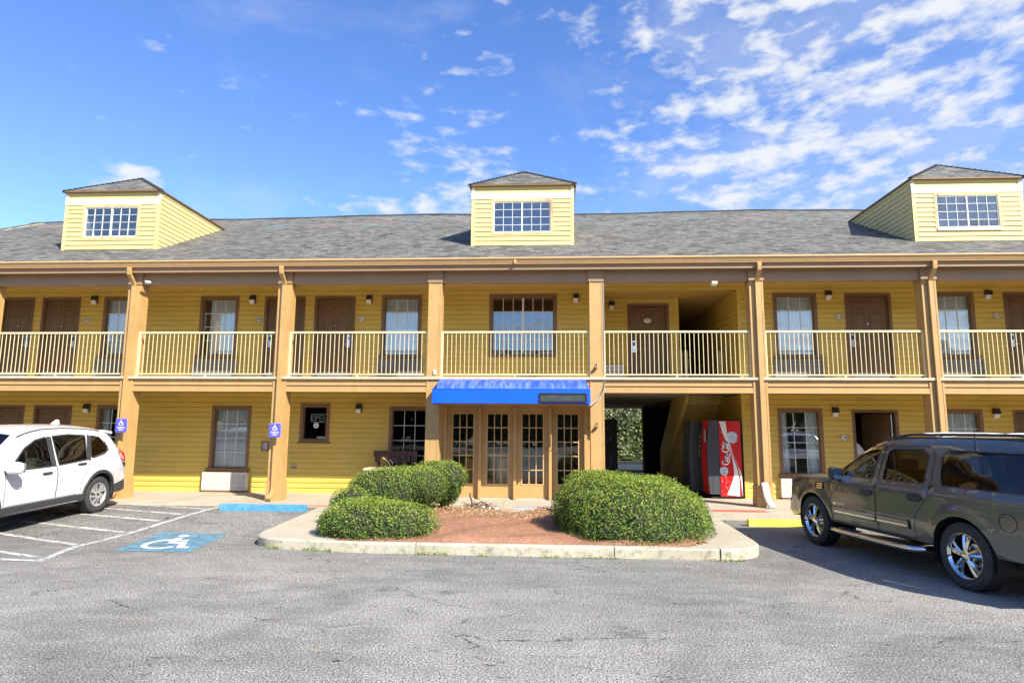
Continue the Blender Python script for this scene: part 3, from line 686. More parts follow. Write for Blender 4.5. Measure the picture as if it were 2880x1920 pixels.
# ---- the breezeway: openings in both storeys
BX0, BX1 = 1.34, 4.74
UP.append((BX0, BX1, FL2, 5.33)); LO.append((BX0, BX1, .15, 2.69))
LO.append((-2.62, .86, .15, 2.69)); LO.append((7.38, 8.48, .15, 2.31))
mb = MB(); siding(mb, (0, YW, 0), (1, 0, 0), (0, -1, 0), -18.1, 18.1, FL2, 5.42, UP)
for i in range(40):    # butt joints between the boards
    x = random.uniform(-17, 17); k = random.randint(0, 17); z = FL2+k*.128
    if not any(h[0]-.05 < x < h[1]+.05 and h[2] < z+.12 and h[3] > z for h in UP): mb.box(x-.002, x+.002, YW-.0245, YW-.004, z, z+.11, 1)
mb.build('upper_wall', [MT['siding'], MT['tan']], bld)
mb = MB(); siding(mb, (0, YW, 0), (1, 0, 0), (0, -1, 0), -18.1, 18.1, .15, 2.70, LO)
for i in range(44):
    x = random.uniform(-17, 17); k = random.randint(0, 18); z = .15+k*.128
    if not any(h[0]-.05 < x < h[1]+.05 and h[2] < z+.12 and h[3] > z for h in LO): mb.box(x-.002, x+.002, YW-.0245, YW-.004, z, z+.11, 1)
mb.build('lower_wall', [MT['siding'], MT['tan']], bld)
# end walls and back wall of the block
mb = MB(); siding(mb, (-18.1, 0, 0), (0, -1, 0), (-1, 0, 0), -26.5, -16.25, .15, 5.42); siding(mb, (18.1, 0, 0), (0, 1, 0), (1, 0, 0), 16.25, 26.5, .15, 5.42)
siding(mb, (0, 26.5, 0), (-1, 0, 0), (0, 1, 0), -18.1, 18.1, .15, 5.42, [(-3.74, -BX0, .15, 2.69)])
mb.build('rear_wall', MT['siding'], bld)
# breezeway shell
RY = 17.4
mb = MB(); siding(mb, (0, RY, 0), (1, 0, 0), (0, -1, 0), BX0-.1, 3.44, FL2, 5.36, [(2.12, 3.24, FL2, 5.2), (1.35, 1.98, FL2, 3.55)])
siding(mb, (BX0, 0, 0), (0, 1, 0), (1, 0, 0), YW, RY, FL2, 5.36)
siding(mb, (BX1, 0, 0), (0, -1, 0), (-1, 0, 0), -24, -YW, FL2, 5.36); siding(mb, (3.49, 0, 0), (0, 1, 0), (1, 0, 0), RY, 24, FL2, 5.36)
siding(mb, (BX1+.06, 0, 0), (0, -1, 0), (-1, 0, 0), -26.5, -YW, .15, 2.70); siding(mb, (BX0, 0, 0), (0, 1, 0), (1, 0, 0), YW, 26.5, .15, 2.70)
mb.box(3.60, 4.82, 25.0, 25.05, .15, 2.7, 2)  # end wall coloured near-black: the passage's shade is put into its colour
mb.box(3.40, 3.50, RY-.03, RY+.05, FL2, 5.36, 1); mb.box(BX1-.01, BX1+.09, YW-.035, YW+.05, FL2, 5.40, 1); mb.box(BX0-.1, BX1-.01, YW-.035, YW+.05, 5.33, 5.41, 1)
mb.box(BX1+.0, BX1+.08, YW-.035, YW+.05, .15, 2.70, 1)
mb.build('breezeway_wall', [MT['siding'], MT['siding'], MT['dark']], bld)
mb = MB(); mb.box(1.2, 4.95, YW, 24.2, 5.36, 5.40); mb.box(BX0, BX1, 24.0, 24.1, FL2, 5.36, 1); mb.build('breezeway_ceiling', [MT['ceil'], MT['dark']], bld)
d = door(2.12, 3.24, FL2, 5.20, Y=RY, lock=-1, kick=False)
mb = MB(); mb.box(2.56, 2.86, RY-.02, RY+.04, 5.02, 5.07); mb.tube([(2.78, RY-.02, 5.05), (2.80, RY-.16, 5.04), (2.60, RY-.10, 5.07)], .01, 6); mb.build('closer', MT['frame'], d)
mb = MB(); mb.disc((0, 0, 0), .105, 'y', 24, sz=.62); mb.v = [(x+2.67, RY+.028, z+4.74) for x, y, z in mb.v]; mb.add(*put(tmesh('LINEN', .045, .001), (2.67, RY+.024, 4.755)), 1)
mb.build('door_plaque', [MT['ivory'], MT['black']], d)
# stairs
n = 16; ty, th = .268, 2.80/16; y0 = 18.0
top = [(y0+i*ty+dy, FL2-i*th-(th if dy else 0)) for i in range(n) for dy in (0,)]
pt = []; pb = []
for i in range(n):
    ya = y0+i*ty; z = FL2-(i+1)*th; pt += [(ya, z+th), (ya, z)] if i == 0 else [(ya, z)]; pt.append((ya+ty, z))
    if i < n-1: pass
pts = [(y0, FL2)]
for i in range(n): pts += [(y0+i*ty, FL2-(i+1)*th), (y0+(i+1)*ty, FL2-(i+1)*th)]
low = [(y-.05, z-.10) for y, z in pts]
for k in range(0, len(pts)-1):
    (ya, za), (yb, zb), (yc, zc), (yd, zd) = pts[k], pts[k+1], low[k+1], low[k]
    if k == 0: MBs = MB()
    MBs.prism([(ya, za), (yb, zb), (yc, zc), (yd, zd)], 'x', 3.80, BX1+.03)
MBs.build('stairs', MT['stair_lit'], bld)
mb = MB(); mb.prism([(y0-.25, FL2-.35), (y0-.25, FL2+.95), (y0+.1, FL2+.95), (y0+n*ty, 1.15), (y0+n*ty, .15), (y0+n*ty-.45, .15)], 'x', 3.74, 3.795)
mb.prism([(y0-.3, FL2-.02), (y0-.3, FL2-.30), (y0+n*ty, .05), (y0+n*ty, .33)], 'x', 3.70, 3.74, 0)
mb.build('stair_guard', MT['stair_lit'], bld)
mb = MB(); mb.tube([(3.87, y0, FL2+.78), (3.87, y0+n*ty, .98), (3.87, y0+n*ty+.3, .95)], .02, 8); mb.tube([(4.68, y0-.1, FL2+.78), (4.68, y0+n*ty, .98)], .02, 8); mb.build('handrail', MT['rail'], bld)
for a_, y_ in ((3.50, .04), (3.64, .04), (4.60, .3)): MB().box(a_, a_+.08, RY+y_, RY+y_+.08, FL2, 3.93).build('newel_post', MT['rail'], bld)
# open room door of the ground floor, dark room behind
dd = MB(); casing(dd, 7.38, 8.48, .15, 2.31, YW, .07, .03, 0, False); e = .015
dd.box(7.38-e, 7.379, YW-.024, YW, .15, 2.31+e, 1); dd.box(8.481, 8.48+e, YW-.024, YW, .15, 2.31+e, 1); dd.box(7.38, 8.48, YW-.024, YW, 2.311, 2.31+e, 1)
dr = dd.build('open_doorway', [MT['brown'], MT['tandk']], bld)
mb = MB(); niche(mb, 7.1, 9.4, .15, 2.5, YW+.09, YW+4.5); mb.add([(7.1, YW+.1, .15), (7.44, YW+.1, .15), (7.44, YW+.1, 2.5), (7.1, YW+.1, 2.5)], [(0, 1, 2, 3)]); mb.add([(8.42, YW+.1, .15), (9.4, YW+.1, .15), (9.4, YW+.1, 2.5), (8.42, YW+.1, 2.5)], [(0, 1, 2, 3)]); mb.build('room', MT['room'], dr, fixn=False)
mb = MB(); six_panel(mb, 0, .92, 0, 2.06, 0); ang = R(72); 
mb.v = [(8.36-(x*math.cos(ang)-y*math.sin(ang)), YW+.12+x*math.sin(ang)+y*math.cos(ang), z+.16) for x, y, z in mb.v]
mb.build('open_door_leaf', MT['brown'], dr); MB().box(8.335, 8.362, YW+.05, YW+.10, .2, 2.2).build('hinge_strip', MT['metal'], dr)
# ---- slab, beams, ceilings
segs = None
mb = MB(); mb.box(-18.2, 18.2, YC-.05, 16.24, 2.885, FL2-.01, 0)
mb.box(-18.2, BX0-.02, 16.24, 28.3, 2.72, FL2-.012, 1); mb.box(BX0-.02, 3.76, 16.24, 28.3, 2.72, FL2-.012, 1); mb.box(3.76, BX1+.08, 16.24, 18.0, 2.72, FL2-.012, 1); mb.box(BX1+.08, 18.2, 16.24, 28.3, 2.72, FL2-.012, 1)
mb.build('gallery_floor', [MT['slab'], MT['conc']], bld)
mb = MB(); mb.box(-18.15, 18.15, YC+.22, 16.23, 2.70, 2.715); mb.box(-18.15, 18.15, YC+.02, 16.23, 5.42, 5.44); mb.build('gallery_ceiling', MT['ceil'], bld)
CXs = [-17.35, -13.68, -10.02, -6.36, -2.79, .91, 4.49, 8.24, 11.95, 15.62]; cw = .295
mb = MB()
for a, b in zip(CXs, CXs[1:]):
    x0, x1 = a+cw, b
    mb.box(x0, x1, YC+.015, YC+.20, 2.745, 2.884, 0); mb.box(x0, x1, YC+.035, YC+.20, 2.715, 2.745, 1); mb.box(x0, x1, YC+.0, YC+.20, 2.595, 2.715, 0)
    mb.box(x0, x1, YC-.004, YC+.0, 2.60, 2.612, 2); mb.box(x0, x1, YC+.011, YC+.015, 2.75, 2.762, 2)
mb.build('lower_beam', [MT['tan'], MT['frame'], MT['tandk']], bld)
mb = MB()
for a, b in zip(CXs, CXs[1:]): mb.box(a+cw, b, YC+.03, YC+.22, 5.13, 5.40)
mb.build('upper_beam', MT['frieze'], bld)
mb = MB(); mb.box(-18.5, 18.5, 14.205, 14.23, 5.375, 5.615); mb.box(-18.5, 18.5, 14.23, YC+.03, 5.402, 5.418); mb.build('fascia', MT['frieze'], bld)
gp = [(14.058, 5.572), (13.935, 5.572), (13.928, 5.560), (13.938, 5.552), (13.945, 5.515), (13.975, 5.465), (13.985, 5.455), (13.985, 5.444), (14.058, 5.444)]
gp = [(a+.147, b+.047) for a, b in gp]; mb = MB(); mb.prism(gp, 'x', -18.5, -.78, 0); mb.prism(gp, 'x', -.775, 18.5, 0); mb.box(-.80, -.755, 14.072, 14.2, 5.487, 5.622, 0); mb.build('gutter', MT['gutter'], bld)
# ---- columns
def column(x):
    mb = MB(); y0, y1 = YC, YC+.30; mb.box(x, x+cw, y0, y1, .15, 5.40, 0)
    for a in (x-.006, x+cw-.032): mb.box(a, a+.038, y0-.007, y0+.03, .60, 5.13, 1)
    for b in (y0+.03, y1-.035): mb.box(x-.006, x, b, b+.035, .60, 5.13, 1); mb.box(x+cw, x+cw+.006, b, b+.035, .60, 5.13, 1)
    c = mb.build('column', [MT['tan'], MT['tan']], bld)
    mb = MB(); e = .028; mb.box(x-e, x+cw+e, y0-e, y1+e, .15, .36); e = .020; mb.box(x-e, x+cw+e, y0-e, y1+e, .36, .60); mb.build('column_base', MT['tan'], c)
    mb = MB(); e = .026; mb.box(x-e, x+cw+e, y0-e, y1+e, 5.13, 5.33); e = .042; mb.box(x-e, x+cw+e, y0-e, y1+e, 5.33, 5.40); mb.build('column_cap', MT['frieze'], c)
for x in CXs: column(x)
def recttube(path, w, d, mb=None, mi=0):
    mb = mb or MB(); P = [Vector(p) for p in path]; vs = []
    for i, p in enumerate(P):
        a = P[max(i-1, 0)]; b = P[min(i+1, len(P)-1)]; t = (b-a).normalized(); n = Vector((0, -t.z, t.y)) if abs(t.x) < .9 else Vector((0, 0, 1)); n.normalize()
        for s, q in ((-1, -1), (1, -1), (1, 1), (-1, 1)): vs.append(p+Vector((s*w/2, 0, 0))+n*q*d/2)
    fs = [(4*i+k, 4*i+(k+1) % 4, 4*i+4+(k+1) % 4, 4*i+4+k) for i in range(len(P)-1) for k in range(4)]+[(0, 1, 2, 3), tuple(range(4*len(P)-4, 4*len(P)))]
    return mb.add(vs, fs, mi)
for i, x in enumerate((-10.02, -6.36, 4.49, 8.24, -17.35, 15.62)):
    cx = x+.155; yp = YC-.045
    mb = recttube([(cx, 14.13, 5.49), (cx, 14.13, 5.42), (cx, 14.14, 5.33), (cx, 14.30, 5.17), (cx, yp, 5.08), (cx, yp, .62 if i != 2 else .66)]+([(cx, yp, .42), (cx, yp-.03, .33), (cx, yp-.2, .20)] if i != 2 else []), .085, .065)
    for z in (4.55, 3.0, 1.05): mb.box(cx-.048, cx+.048, yp-.037, yp+.035, z, z+.03)
    mb.build('downspout', MT['tan'], bld)
mb = recttube([(4.60, YC-.06, .66), (4.605, YC-.09, .60), (4.63, YC-.11, .40), (4.66, YC-.13, .30), (4.70, YC-.24, .17)], .115, .085)
mb.build('downspout_extension', MT['curtain'], label='crumpled white downspout extension at the foot of the pillar beside the drinks machines', cat='pipe')
# ---- railings
for a, b in zip(CXs, CXs[1:]):
    x0, x1 = a+cw+.008, b-.008; yr = YC+.085
    mb = MB(); n = int(round((x1-x0-.08)/.101)); st_ = (x1-x0-.08)/n
    for k in range(1, n): mb.box(x0+.04+k*st_-.006, x0+.04+k*st_+.006, yr-.006, yr+.006, 3.02, 3.955)
    mb.box(x0, x0+.045, yr-.02, yr+.02, FL2, 3.955); mb.box(x1-.03, x1, yr-.02, yr+.02, FL2, 3.955); mb.box((x0+x1)/2-.014, (x0+x1)/2+.014, yr-.014, yr+.014, FL2, 2.995)
    r = mb.build('railing', MT['rail'], bld)
    MB().box(x0, x1, yr-.024, yr+.024, 3.956, 4.0).build('top_rail', MT['rail'], r, bevel=.006); MB().box(x0, x1, yr-.018, yr+.018, 2.992, 3.02).build('bottom_rail', MT['rail'], r)
# ---- roof
SL, YE, ZE, YR = .487, 14.07, 5.625, 21.3
def rz(y): return ZE+SL*(y-YE)
ZR = rz(YR)
def slope_uv(mb, quad, uv): mb.add(quad, [(0, 1, 2, 3)]); mb.uv = (mb.uv or [])+uv
L_ = math.hypot(1, SL)
mb = MB(); xs = np.linspace(-18.7, 18.7, 38); ys = np.linspace(YE, YR, 14)
def wav(x, y): t = (y-YE)/(YR-YE); return -.10*max(0, (-x-7)/11)**1.5*t-.035*math.sin(x*.55+1)*t*t + .006*math.sin(x*2.3+y*1.7)
for i in range(len(xs)-1):
    for j in range(len(ys)-1):
        q = [(xs[i], ys[j]), (xs[i+1], ys[j]), (xs[i+1], ys[j+1]), (xs[i], ys[j+1])]
        slope_uv(mb, [(x, y, rz(y)+wav(x, y)) for x, y in q], [(x+30, (y-YE)*L_) for x, y in q])
yb = 2*YR-YE
for i in range(len(xs)-1):
    q = [(xs[i+1], yb), (xs[i], yb), (xs[i], YR), (xs[i+1], YR)]
    slope_uv(mb, [(x, y, ZR+SL*(YR-y)+(wav(x, YR) if y == YR else 0)) for x, y in q], [(x+30, (yb-y)*L_) for x, y in q])
roof = mb.build('roof', MT['shingle'], bld, fixn=False, smooth=20)
mb = MB()
x = -18.7
while x < 18.7:
    t = .035; w0 = wav(x, YR); mb.prism([(YR-.15, ZR-.15*SL+.012+w0), (YR, ZR+.03+w0), (YR+.15, ZR-.15*SL+.012+w0), (YR, ZR+.004+w0)], 'x', x, x+.235); x += .24
mb.build('ridge_cap', MT['shingle'], roof)
mb = MB(); mb.box(-18.7, 18.7, YE-.012, YE+.02, ZE-.026, ZE+.004); mb.build('drip_edge', MT['tandk'], roof)
mb = MB()
for s in (-18.1, 18.1): mb.prism([(16.25, 5.4), (26.5, 5.4), (26.5, rz(2*YR-26.5)-.05), (YR, ZR-.08), (16.25, rz(16.25)-.05)], 'x', s-.05, s+.05)
mb.build('gable_wall', MT['dsiding'], bld)
# ---- dormers
def dormer(xc, name='dormer', lighttone=False):
    w = 1.28; x0, x1 = xc-w, xc+w; Y = 15.52; zb = rz(Y)-.02; zt = 7.88; D = empty('dormer', (xc, Y, zb)); D.parent = bld; D.location = Vector((xc, Y, zb))-WL['motel_building']
    mb = MB(); cb_ = .075; wx0, wx1, wz0, wz1 = xc-.79, xc+.77, 6.60, 7.53
    siding(mb, (0, Y, 0), (1, 0, 0), (0, -1, 0), x0+cb_, x1-cb_, zb, zt, [(wx0, wx1, wz0, wz1), (x0, x1, 7.535, 7.685)], pitch=.122, lip=.027, start=6.33)
    for s, X in ((-1, x0), (1, x1)):
        ytail = YE+(zt-ZE)/SL
        nst = 24
        # side wall: siding boards cut off by the roof slope
        o = (X, 0, 0)
        if s < 0: siding(mb, o, (0, -1, 0), (-1, 0, 0), -ytail, -Y, zb, zt, pitch=.122, lip=.027, start=6.33, clip=lambda z: (-(YE+(z-ZE)/SL)-.02, -Y))
        else: siding(mb, o, (0, 1, 0), (1, 0, 0), Y, ytail, zb, zt, pitch=.122, lip=.027, start=6.33, clip=lambda z: (Y, YE+(z-ZE)/SL+.02))
    mb.build('dormer_wall', MT['dsiding'], D)
    mb = MB(); mb.box(x0-.012, x0+cb_, Y-.022, Y+.06, zb, 7.535); mb.box(x1-cb_, x1+.012, Y-.022, Y+.06, zb, 7.535)
    mb.box(x0-.016, x1+.016, Y-.034, Y-.002, 7.535, 7.685, 1); mb.box(x0-.016, x0+.07, Y-.03, Y+.05, 7.69, 7.87, 1); mb.box(x1-.07, x1+.016, Y-.03, Y+.05, 7.69, 7.87, 1)
    mb.build('corner_board', [MT['dsiding'], MT['cream']], D)
    mb = MB(); casing(mb, wx0, wx1, wz0, wz1, Y, .065, .03, 0); a, b, c_, d = wx0+.065, wx1-.065, wz0+.065, wz1-.065
    mb.box(a, a+.018, Y-.015, Y+.03, c_, d, 1); mb.box(b-.018, b, Y-.015, Y+.03, c_, d, 1); mb.box(a+.018, b-.018, Y-.015, Y+.03, d-.022, d, 1); mb.box(a+.018, b-.018, Y-.015, Y+.03, c_, c_+.026, 1); m_ = (a+b)/2; mb.box(m_-.015, m_+.015, Y-.015, Y+.03, c_+.026, d-.022, 1)
    for (p, q) in ((a+.018, m_-.015), (m_+.015, b-.018)):
        for i in (1, 2): x = p+(q-p)*i/3; mb.box(x-.005, x+.005, Y-.004, Y+.012, c_+.026, d-.022, 1)
        for j in (1, 2, 3):
            z = c_+(d-c_)*j/4; e_ = [p, p+(q-p)/3, p+(q-p)*2/3, q]
            for u, v in zip(e_, e_[1:]): mb.box(u+.005, v-.005, Y-.003, Y+.011, z-.005, z+.005, 1)
    mb.box(a, b, Y+.013, Y+.016, c_, d, 2); niche(mb, wx0+.01, wx1-.01, wz0, wz1, Y+.09, Y+1.0, 3)
    if lighttone: mb.box(a-.03, b+.03, Y-.05, Y-.031, c_-.075, c_-.005, 1)
    mb.build('window', [MT['oldwood'], MT['white'], MT['glass'], MT['room']], D)
    # hipped roof
    ov = .07; ex0, ex1, ey = x0-ov, x1+ov, Y-.11; yp, zp = 16.56, 8.69; yt = YE+(zt-ZE)/SL+.12; yk = YE+(zp-ZE)/SL+.1
    ze = zt+.015; mb = MB(); A, B = (ex0, ey, ze), (ex1, ey, ze); Pk, Bk = (xc, yp, zp), (xc, yk, zp); TL, TR = (ex0, yt, ze), (ex1, yt, ze)
    mb.uv = []
    def tri(vs, us_): mb.add(vs, [tuple(range(len(vs)))]); mb.uv += us_
    h1 = math.hypot(yp-ey, zp-ze); h2 = math.hypot(xc-ex0, zp-ze)
    tri([A, B, Pk], [(A[0]+30, 0), (B[0]+30, 0), (xc+30, h1)])
    tri([TL, A, Pk, Bk], [(-yt+40, 0), (-ey+40, 0), (-yp+40, h2), (-yk+40, h2)]); tri([B, TR, Bk, Pk], [(ey, 0), (yt, 0), (yk, h2), (yp, h2)])
    rf = mb.build('dormer_roof', MT['shingle'], D, fixn=False)
    mb = MB(); mb.box(ex0, ex1, ey, ey+.03, ze-.035, ze-.003); mb.box(ex0, ex0+.02, ey+.03, yt, ze-.03, ze-.003); mb.box(ex1-.02, ex1, ey+.03, yt, ze-.03, ze-.003)
    mb.box(ex0+.02, ex1-.02, ey+.03, Y-.02, ze-.03, ze-.012)
    mb.build('dormer_eave', MT['frame'], D)
    mb = MB()
    for S_, E_, nn in ((A, Pk, 15), (B, Pk, 15), (Pk, Bk, 18)):
        S_, E_ = Vector(S_), Vector(E_)
        for k in range(nn):
            a_ = S_.lerp(E_, k/nn); b_ = S_.lerp(E_, (k+1.08)/nn); d_ = (b_-a_).normalized(); sd = d_.cross(Vector((0, 0, 1))).normalized()*.07; u_ = Vector((0, 0, .022)); lift = Vector((0, 0, .012))
            mb.add([a_-sd-Vector((0, 0, .012)), a_+u_+lift, a_+sd-Vector((0, 0, .012)), b_-sd-Vector((0, 0, .015)), b_+u_*.5, b_+sd-Vector((0, 0, .015))], [(0, 1, 4, 3), (1, 2, 5, 4), (0, 2, 1), (3, 4, 5)])
    mb.build('hip_cap', MT['shingle'], D)
for i, xc in enumerate((-11.44, -.68, 10.10)): dormer(xc, lighttone=(i == 2))

# ---- lobby front between the two middle columns
LY = 15.36
mb = MB(); x0, x1 = -2.52, .86
mb.box(x0-.12, x1+.1, LY, 16.26, 2.36, 2.70, 0); mb.box(x0-.12, x0+.04, LY-.02, 16.24, .15, 2.36, 0); mb.box(x1-.02, x1+.12, LY-.02, 16.24, .15, 2.36, 0)
mb.box(x0-.16, x1+.14, LY-.06, LY, 2.30, 2.40, 0); mb.box(x0-.12, x1+.1, LY-.03, LY+.3, .15, .185, 1)
lob = mb.build('lobby_front', [MT['tan'], MT['conc']], bld)
xs_ = [x0+.04+(x1-x0-.06)*i/4 for i in range(5)]
for i, x in enumerate(xs_): MB().box(x-.035, x+.035, LY-.13, LY+.02, .155, 2.30).build('mullion', MT['tan'], lob, bevel=.006)
lr = MB(); niche(lr, x0+.04, x1-.02, .17, 2.36, LY+.08, LY+3.6); lr.build('room', MT['lobby'], lob)
for i in range(4):
    a, b = xs_[i]+.036, xs_[i+1]-.036; z0, z1 = .19, 2.295; gx0, gx1, gz0, gz1 = a+.13, b-.13, .50, 2.14
    mb = MB(); mb.box(a, gx0, LY, LY+.045, z0, z1); mb.box(gx1, b, LY, LY+.045, z0, z1); mb.box(gx0, gx1, LY, LY+.045, gz1, z1); mb.box(gx0, gx1, LY, LY+.045, z0, gz0)
    e = .02
    for q in ((gx0-e, gx0+e*.3, gz0-e, gz1+e), (gx1-e*.3, gx1+e, gz0-e, gz1+e), (gx0+e*.3, gx1-e*.3, gz1-e*.3, gz1+e), (gx0+e*.3, gx1-e*.3, gz0-e, gz0+e*.3)): mb.box(q[0], q[1], LY-.012, LY, q[2], q[3], 1)
    d = mb.build('french_door', [MT['tan'], MT['tandk']], bld)
    g = MB(); t = .010
    for k in (1, 2): x = gx0+(gx1-gx0)*k/3; g.box(x-t, x+t, LY-.004, LY+.018, gz0, gz1)
    for j in range(1, 5):
        z = gz0+(gz1-gz0)*j/5
        for k in range(3): g.box(gx0+(gx1-gx0)*k/3+t, gx0+(gx1-gx0)*(k+1)/3-t, LY-.003, LY+.017, z-t, z+t)
    g.build('glazing_bars', MT['tandk'], d); MB().box(gx0, gx1, LY+.020, LY+.024, gz0, gz1).build('pane', MT['glassdoor'], d)
lc = empty('lobby_counter', (-1.6, LY+.8, .17), 'orange wood reception counter seen through the glass lobby doors', 'counter')
MB().box(-2.12, -1.0, LY+.27, LY+.65, .17, 1.12).build('counter_body', MT['frame'], lc); MB().box(-2.2, -.92, LY+.2, LY+.7, 1.12, 1.20).build('counter_top', MT['warmwood'], lc)
for x in (-2.05, -1.25): MB().box(x, x+.40, LY+.245, LY+.27, .25, 1.08).build('counter_panel', MT['warmwood'], lc)
# ================================================================== FIXTURES ON THE BUILDING
def lamp(x, z, Y=YW, tilt=0, label=''):
    t = empty('wall_lamp', (x, Y, z-.13), label, 'wall lamp', 'black wall pack lamps on the siding'); o = Vector((x, Y, z))
    MB().box(x-.085, x+.085, Y-.022, Y-.002, z-.13, z+.14).build('back_plate', MT['ceil'], t, bevel=.006)
    mb = MB(); mb.prism([(Y-.022, z+.115), (Y-.10, z+.105), (Y-.125, z+.0), (Y-.125, z-.0), (Y-.10, z-.015), (Y-.022, z-.015)], 'x', x-.072, x+.072); mb.prism([(Y-.022, z-.015), (Y-.06, z-.015), (Y-.04, z-.12), (Y-.022, z-.12)], 'x', x+.055, x+.072)
    mb.build('housing', MT['black'], t, bevel=.006)
    mb = MB(); mb.prism([(Y-.022, z-.018), (Y-.118, z-.018), (Y-.085, z-.118), (Y-.022, z-.118)], 'x', x-.068, x+.052); mb.build('lamp_lens', MT['lens'], t, bevel=.006)
    return t
for (x, z, y, l) in ((-12.2, 5.14, YW, 'black wall lamp with white lens right of the door of room 207'),
    (-7.84, 5.13, YW, 'black wall lamp above the oval number 209 on the upper gallery'),
    (-4.71, 5.12, YW, 'black wall lamp between door 211 and its curtained window'),
    (.68, 5.13, YW, 'black wall lamp right of the wide uncurtained upper window'),
    (1.70, 5.16, RY, 'black wall lamp inside the upper recess left of the linen door'),
    (6.99, 5.17, YW, 'black wall lamp between the window and door of room 213'),
    (10.82, 5.16, YW, 'slightly crooked black wall lamp beside room 215'),
    (-12.13, 2.25, YW, 'black wall lamp on the ground floor above the white car'),
    (-4.87, 2.28, YW, 'black wall lamp between the office window and the dark lobby window'),
    (6.98, 2.25, YW, 'black wall lamp left of the open ground floor doorway'),
    (10.76, 2.24, YW, 'black wall lamp on the ground floor right of the last pillar')):
    q = lamp(x, z, y, label=l)
    if 'crooked' in l: q.rotation_euler = (0, R(8), 0)
def aircon(x0, x1, z0, z1, col, label, Y=YW, d=.13, nl=13, base=True):
    t = empty('air_conditioner', ((x0+x1)/2, Y, z0), label, 'air conditioner', 'wall air conditioners under the windows')
    mb = MB(); w = .022; mb.box(x0, x0+w, Y-d, Y+.02, z0, z1); mb.box(x1-w, x1, Y-d, Y+.02, z0, z1); mb.box(x0+w, x1-w, Y-d, Y+.02, z1-w, z1); mb.box(x0+w, x1-w, Y-d, Y+.02, z0, z0+w); mb.box(x0+w, x1-w, Y-d+.06, Y-d+.065, z0+w, z1-w, 1)
    mb.build('casing', [col, MT['dark']], t)
    g = MB(); h = (z1-z0-2*w)/nl
    for k in range(nl): z = z0+w+k*h; g.prism([(Y-d+.002, z+h*.15), (Y-d-.004, z+h*.55), (Y-d+.01, z+h*.98), (Y-d+.03, z+h*.5)], 'x', x0+w, x1-w)
    for k in (1, 2, 3): x = x0+(x1-x0)*k/4; g.box(x-.006, x+.006, Y-d+.004, Y-d+.05, z0+w, z1-w)
    g.build('louvre_grille', col, t)
    if base: MB().box(x0+.02, x1-.02, Y-d+.02, Y-.02, z0-.06 if z0 < 1 else FL2+.002, z0-.002).build('support_tray', MT['frame'], t)
for x0, x1, l in ((-12.0, -10.86, 'grey louvred unit under the window behind the first full pillar from the left'), (-9.31, -8.18, 'grey louvred unit under the parted curtain upstairs left'), (-4.43, -3.27, 'grey louvred unit under the window of room 211'), (5.57, 6.75, 'grey louvred unit under the window of room 213'), (9.40, 10.55, 'grey louvred unit under the window of room 215')):
    aircon(x0, x1, 3.04, 3.54, MT['acg'], l)
aircon(-8.84, -7.68, .20, .645, MT['acw'], 'off white unit half in sun under the window with blinds')
aircon(5.58, 6.66, .20, .645, MT['acw'], 'off white unit behind the dark car nose under the parted curtains')
aircon(9.35, 10.5, .20, .645, MT['acw'], 'off white unit hidden behind the dark car on the right')
aircon(1.36, 1.97, 2.97, 3.53, MT['white'], 'white framed vent grille in the upper recess beside the linen door', Y=RY, d=.05, nl=6, base=False)
def roomno(txt, x, z, where):
    t = empty('room_number', (x, YW-.03, z), 'oval white plaque with number %s %s' % (txt, where), 'room number', 'oval room number plaques')
    mb = MB(); mb.lathe([(0, -.006), (.088, -.005), (.09, .004)], (0, 0, 0), 'y', 24); mb.v = [(a+x, b+YW-.022, c*.66+z) for a, b, c in mb.v]; mb.build('plate', MT['ivory'], t, smooth=40)
    mb = MB(); mb.lathe([(.084, -.001), (.097, -.001), (.097, .006), (.084, .006)], (0, 0, 0), 'y', 24); mb.v = [(a+x, b+YW-.028, c*.68+z) for a, b, c in mb.v]; mb.build('rim', MT['frame'], t)
    MB().add(*put(tmesh(txt, .085, .001, bold=.002), (x, YW-.030, z))).build('digits', MT['seam'], t)
roomno('207', -12.40, 4.60, 'right of the second upper door from the left'); roomno('209', -7.66, 4.60, 'beside the door hidden by a pillar'); roomno('211', -4.91, 4.60, 'beside the door left of the lobby bay')
roomno('213', 7.22, 4.63, 'left of the upper door right of the stairs'); roomno('215', 11.02, 4.64, 'left of the last upper door'); roomno('118', 7.17, 1.63, 'left of the open ground floor doorway')
